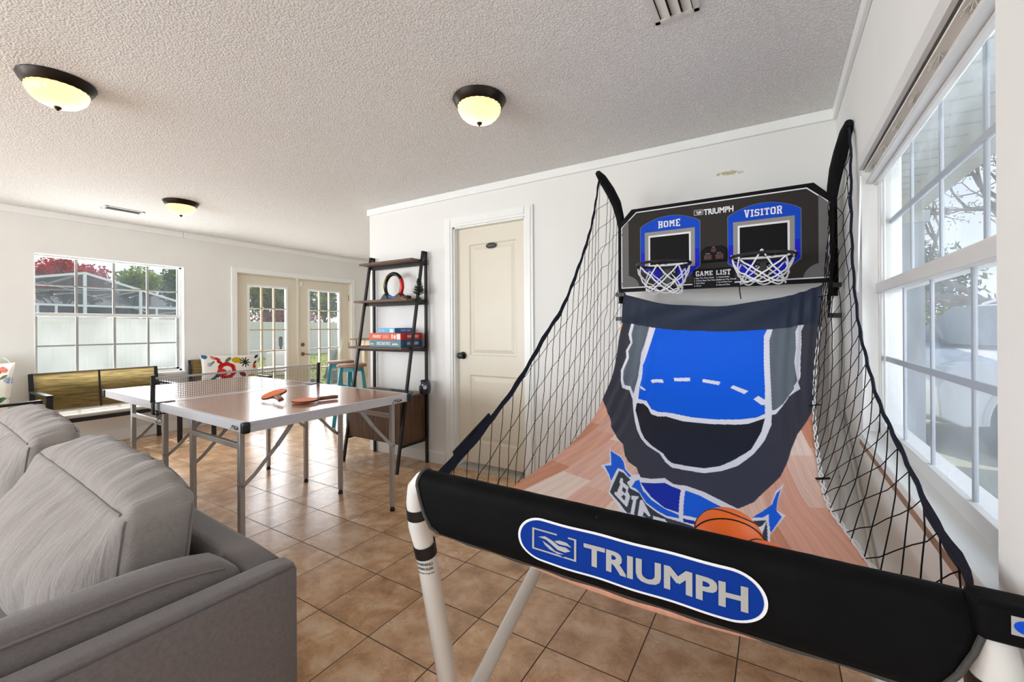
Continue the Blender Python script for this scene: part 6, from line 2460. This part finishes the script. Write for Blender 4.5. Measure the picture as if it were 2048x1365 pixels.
for sx in (-1, 1):
    sl.box(sx * .36 - .06, sx * .36 + .06, -.38, .34, .55, .572)
build('armrests', sl, m_adi, ad, world=False, smooth=0)
sl = MB()
for sx in (-1, 1):
    sl.box(sx * .33 - .04, sx * .33 + .04, -.34, -.31, 0, .55)
    sl.bar((sx * .30, -.3, .32), (sx * .30, .55, .02), .02, .11)
build('leg', sl, m_adi, ad, world=False, smooth=0)
lp = thing('garden_post', 'short black post lamp in front of the white fence, behind the left french door', 'post lamp', (-12.3, 7.15, GZ))
build('post', MB().tube([(-12.3, 7.15, GZ), (-12.3, 7.15, .82)], .03, 10), m_black, lp)
build('lantern', MB().lathe([(0, .74), (.05, .74), (.055, .98), (.03, 1.02), (0, 1.02)], (-12.3, 7.15, 0), 12), m_black, lp)

# porch outside the hazy window
struct('exterior_soffit', MB().box(XR + T, 1.10, -3, 9, 2.42, 2.44), m_soffit, smooth=0)
sb = MB()
for k in range(60):
    y = -2.9 + .2 * k
    sb.box(XR + T, 1.10, y, y + .012, 2.414, 2.42)
struct('exterior_soffit_groove', sb, mat('soffit groove', (176, 178, 176), .7), smooth=0)
struct('exterior_beam', MB().box(1.02, 1.12, -3, 9, 2.26, 2.44), m_soffit, smooth=0)
struct('exterior_porch', MB().box(XR + T, 1.3, -3, 9, GZ, -.08), mat('porch concrete', (190, 188, 182), .8), smooth=0)
c = thing('porch_column', 'white square porch column outside the hazy window', 'column', (1.05, 5.3, -.08))
build('shaft', MB().box(.98, 1.14, 5.14, 5.30, -.08, 2.27), mat('grey-white column', (206, 212, 220), .6), c)
build('capital', MB().box(.95, 1.17, 5.11, 5.33, 2.16, 2.26).box(.95, 1.17, 5.11, 5.33, -.08, .06), m_soffit, c)
c = thing('downspout', 'white downspout on the porch edge outside the hazy window', 'downspout', (1.1, 6.05, -.08))
build('pipe', MB().box(1.02, 1.14, 5.98, 6.08, -.08, 2.27), m_soffit, c)
build('bracket', MB().box(1.01, 1.15, 5.97, 6.09, 1.2, 1.24).box(1.01, 1.15, 5.97, 6.09, .4, .44), m_alu_grey, c)

# sport utility vehicle parked beyond the porch
car = thing('parked_car', 'white sport utility vehicle parked outside the hazy window', 'car', (3.05, 8.35, GZ), math.atan2(.52, .85))
m_car = mat('white car paint', (222, 224, 226), .25, coat=.6)
m_cwin = mat('dark car window', (74, 82, 90), .3)
m_tyre = mat('tyre rubber', (28, 28, 30), .85)
side = [(-2.35, .45), (-2.38, .75), (-2.25, .98), (-1.25, 1.10), (-.55, 1.62), (-.25, 1.70), (1.7, 1.72), (2.1, 1.55), (2.3, 1.05), (2.32, .5), (2.1, .34), (-2.1, .34)]
b = MB()
W2 = .92
n = len(side)
rings = []
for y, k in ((-W2, .0), (-W2 * .98, .06), (0, .10), (W2 * .98, .06), (W2, 0)):
    ring_ = []
    for x, z in side:
        inset = .16 * max(0, (z - 1.0) / .7)
        ring_.append((x * (1 - .0 * k), math.copysign(max(0, abs(y) - inset), y) if y else 0, z + (k * .4 if z > .9 else 0)))
    rings.append(ring_)
vs = [p for r_ in rings for p in r_]
fs = []
for q in range(4):
    for i in range(n):
        j = (i + 1) % n
        fs.append((q * n + i, q * n + j, (q + 1) * n + j, (q + 1) * n + i))
fs.append(tuple(range(n))[::-1])
fs.append(tuple(4 * n + i for i in range(n)))
b.add(vs, fs)
build('car_body', b, m_car, car, world=False, smooth=40, bevel=.03)
wn = MB()
for sy in (-1, 1):
    for poly in ([(-1.05, 1.12), (-.45, 1.56), (.30, 1.60), (.30, 1.10)], [(.38, 1.10), (.38, 1.60), (1.25, 1.60), (1.25, 1.10)], [(1.33, 1.10), (1.33, 1.60), (1.75, 1.58), (2.05, 1.12)]):
        wn.add([(x, sy * (W2 + .006 - .16 * max(0, (z - 1.0) / .7)), z) for x, z in poly], [tuple(range(4)) if sy < 0 else tuple(range(4))[::-1]])
wn.add([(-1.27, -.70, 1.20), (-1.27, .70, 1.20), (-.62, .64, 1.70), (-.62, -.64, 1.70)], [(0, 1, 2, 3)])
build('car_window', wn, m_cwin, car, world=False, smooth=0)
for x in (-1.45, 1.40):
    for sy in (-1, 1):
        w_ = MB().lathe([(0, -.12), (.33, -.12), (.37, -.08), (.37, .08), (.33, .12), (.22, .11), (0, .11)], (x, sy * .84, .37), 28, 'y')
        wo = build('wheel', w_, m_tyre, car, world=False)
        build('wheel_rim', MB().lathe([(0, -.005), (.22, 0), (.23, .012), (0, .02)], (x, sy * .955, .37), 24, 'y'), m_chrome, wo, world=False)
        build('wheel_arch', MB().tube([(x + .44 * math.cos(a), sy * .925, .37 + .44 * math.sin(a)) for a in np.linspace(0, PI, 18)],   .025, 6), m_alu, car, world=False)
for sy in (-1, 1):
    build('roof_rail', MB().tube([(-.2, sy * .62, 1.74), (0, sy * .62, 1.80), (1.5, sy * .62, 1.80), (1.7, sy * .62, 1.74)], .02, 8), m_car, car, world=False)
    build('side_mirror', MB().rbox((-.85, sy * 1.0, 1.14), (.06, .10, .08), .03, 6), m_car, car, world=False)
    build('headlight', MB().rbox((-2.24, sy * .70, .86), (.10, .16, .07), .03, 6), m_glass_low, car, world=False)

# bare spring tree over the car
bt_ = thing('bare_tree', 'spreading tree with bare branches and sparse young leaves outside the hazy window', 'tree', (5.2, 13.5, GZ))
rb_ = random.Random(5)
br = MB()
tips = []


def grow(p, d, L_, r, depth):
    q = p + d * L_
    mid = (p + q) / 2 + Vector((rb_.gauss(0, .06), rb_.gauss(0, .06), rb_.gauss(0, .06))) * L_
    br.tube([p, mid, q], r, 5 if depth > 2 else 8, rr=[r, r * .85, r * .7], caps=False)
    if depth == 0:
        tips.append(q)
        return
    if depth < 3:
        tips.append(mid)
    for k in range(3 if depth > 1 else 2):
        nd_ = (d + Vector((rb_.gauss(0, .55), rb_.gauss(0, .55), rb_.gauss(0.02, .42)))).normalized()
        grow(q, nd_, L_ * rb_.uniform(.66, .86), r * .62, depth - 1)


grow(Vector((5.2, 13.5, GZ)), Vector((-.05, -.1, 1)).normalized(), 1.9, .19, 6)
build('branches', br, m_bark, bt_)
lv = MB()
for p in tips:
    for k in range(3):
        c_ = p + Vector((rb_.gauss(0, .15), rb_.gauss(0, .15), rb_.gauss(0, .15)))
        a = Vector((rb_.gauss(0, 1), rb_.gauss(0, 1), rb_.gauss(0, 1))).normalized()
        e_ = a.orthogonal().normalized()
        s = .05
        lv.add([c_ - a * s, c_ + e_ * s * .5, c_ + a * s, c_ - e_ * s * .5], [(0, 1, 2, 3)])
build('young_leaves', lv, m_gr3, bt_, smooth=0)
tree('round green shrub behind the parked car', (5.6, 17.5, GZ), 1.3, (3.2, 1.4, 1.2), 4000, .10, m_gr3, 'shrub', 'green_shrub', 41, trunk_r=.06)
tree('dark green tree far behind the porch column', (4.2, 21.5, GZ), 3.0, (2.4, 1.6, 2.2), 4000, .13, m_gr2, seed=43)

# ================================================================ light
wd_ = bpy.data.worlds.new('sky')
SC.world = wd_
wd_.use_nodes = True
nt = wd_.node_tree
N, L = nt.nodes, nt.links
bg = N['Background']
tc = N.new('ShaderNodeTexCoord')
sp = N.new('ShaderNodeSeparateXYZ')
L.new(tc.outputs['Generated'], sp.inputs[0])
rp = N.new('ShaderNodeValToRGB')
e = rp.color_ramp.elements
e[0].position = 0.0
e[0].color = lin((238, 240, 243))
e[1].position = .55
e[1].color = lin((160, 190, 230))
q = e.new(.10)
q.color = lin((222, 231, 245))
L.new(sp.outputs['Z'], rp.inputs['Fac'])
nz = N.new('ShaderNodeTexNoise')
nz.inputs['Scale'].default_value = 2.2
nz.inputs['Detail'].default_value = 6
L.new(tc.outputs['Generated'], nz.inputs['Vector'])
cr = N.new('ShaderNodeMapRange')
cr.inputs['From Min'].default_value = .48
cr.inputs['From Max'].default_value = .72
L.new(nz.outputs['Fac'], cr.inputs['Value'])
mx = N.new('ShaderNodeMix')
mx.data_type = 'RGBA'
L.new(cr.outputs[0], mx.inputs['Factor'])
L.new(rp.outputs[0], mx.inputs['A'])
mx.inputs['B'].default_value = (1, 1, 1, 1)
L.new(mx.outputs['Result'], bg.inputs['Color'])
bg.inputs['Strength'].default_value = 1.3

sd = bpy.data.lights.new('sun', 'SUN')
sd.energy = 3.4
sd.angle = R_(.6)
sd.color = (1.0, .95, .86)
so_ = bpy.data.objects.new('sun', sd)
COL.objects.link(so_)
# from beyond the left wall, high, a little ahead of the camera
dirv = Vector((.50, -.10, -.86)).normalized()
so_.rotation_euler = dirv.to_track_quat('-Z', 'Y').to_euler()


def area_lamp(name, loc, aim, sx, sy, power, col=(1, .98, .95)):
    ld = bpy.data.lights.new(name, 'AREA')
    ld.shape = 'RECTANGLE'
    ld.size, ld.size_y = sx, sy
    ld.energy = power
    ld.color = col
    o = bpy.data.objects.new(name, ld)
    COL.objects.link(o)
    o.location = loc
    o.rotation_euler = (Vector(aim) - Vector(loc)).to_track_quat('-Z', 'Y').to_euler()
    return o


# fill lamps added at the unseen rear openings, daylight lamps at the windows in view
for (a, b_, c_, d_), pw in zip(REAR, (175, 115, 12)):
    area_lamp('rear_fill_light', ((a + b_) / 2, YR - .14, (c_ + d_) / 2), ((a + b_) / 2, 3, 2.3), b_ - a, d_ - c_, pw, (.89, .94, 1))
area_lamp('left_window_daylight', (XL - .35, 1.8, 1.40), (-2.8, 1.6, 2.1), 1.3, 1.3, 75, (.94, .97, 1))
area_lamp('french_door_daylight', (XL - .35, 4.0, 1.15), (-3.5, 2.9, 1.8), 1.8, 1.8, 95, (.94, .97, 1))
area_lamp('right_window_daylight', (XR + .55, 1.6, 1.45), (-1.5, 1.8, 1.9), 1.2, 1.1, 16, (.90, .95, 1))

SC.view_settings.view_transform = 'Standard'
SC.view_settings.look = 'None'
SC.view_settings.gamma = 1.0
SC.view_settings.exposure = -0.18
SC.view_settings.use_curve_mapping = False
SC.cycles.use_denoising = True
SC.cycles.max_bounces = 10
SC.cycles.diffuse_bounces = 5
SC.cycles.glossy_bounces = 4
SC.cycles.transparent_max_bounces = 24
SC.cycles.caustics_reflective = False
SC.cycles.caustics_refractive = False
SC.cycles.sample_clamp_indirect = 6.0
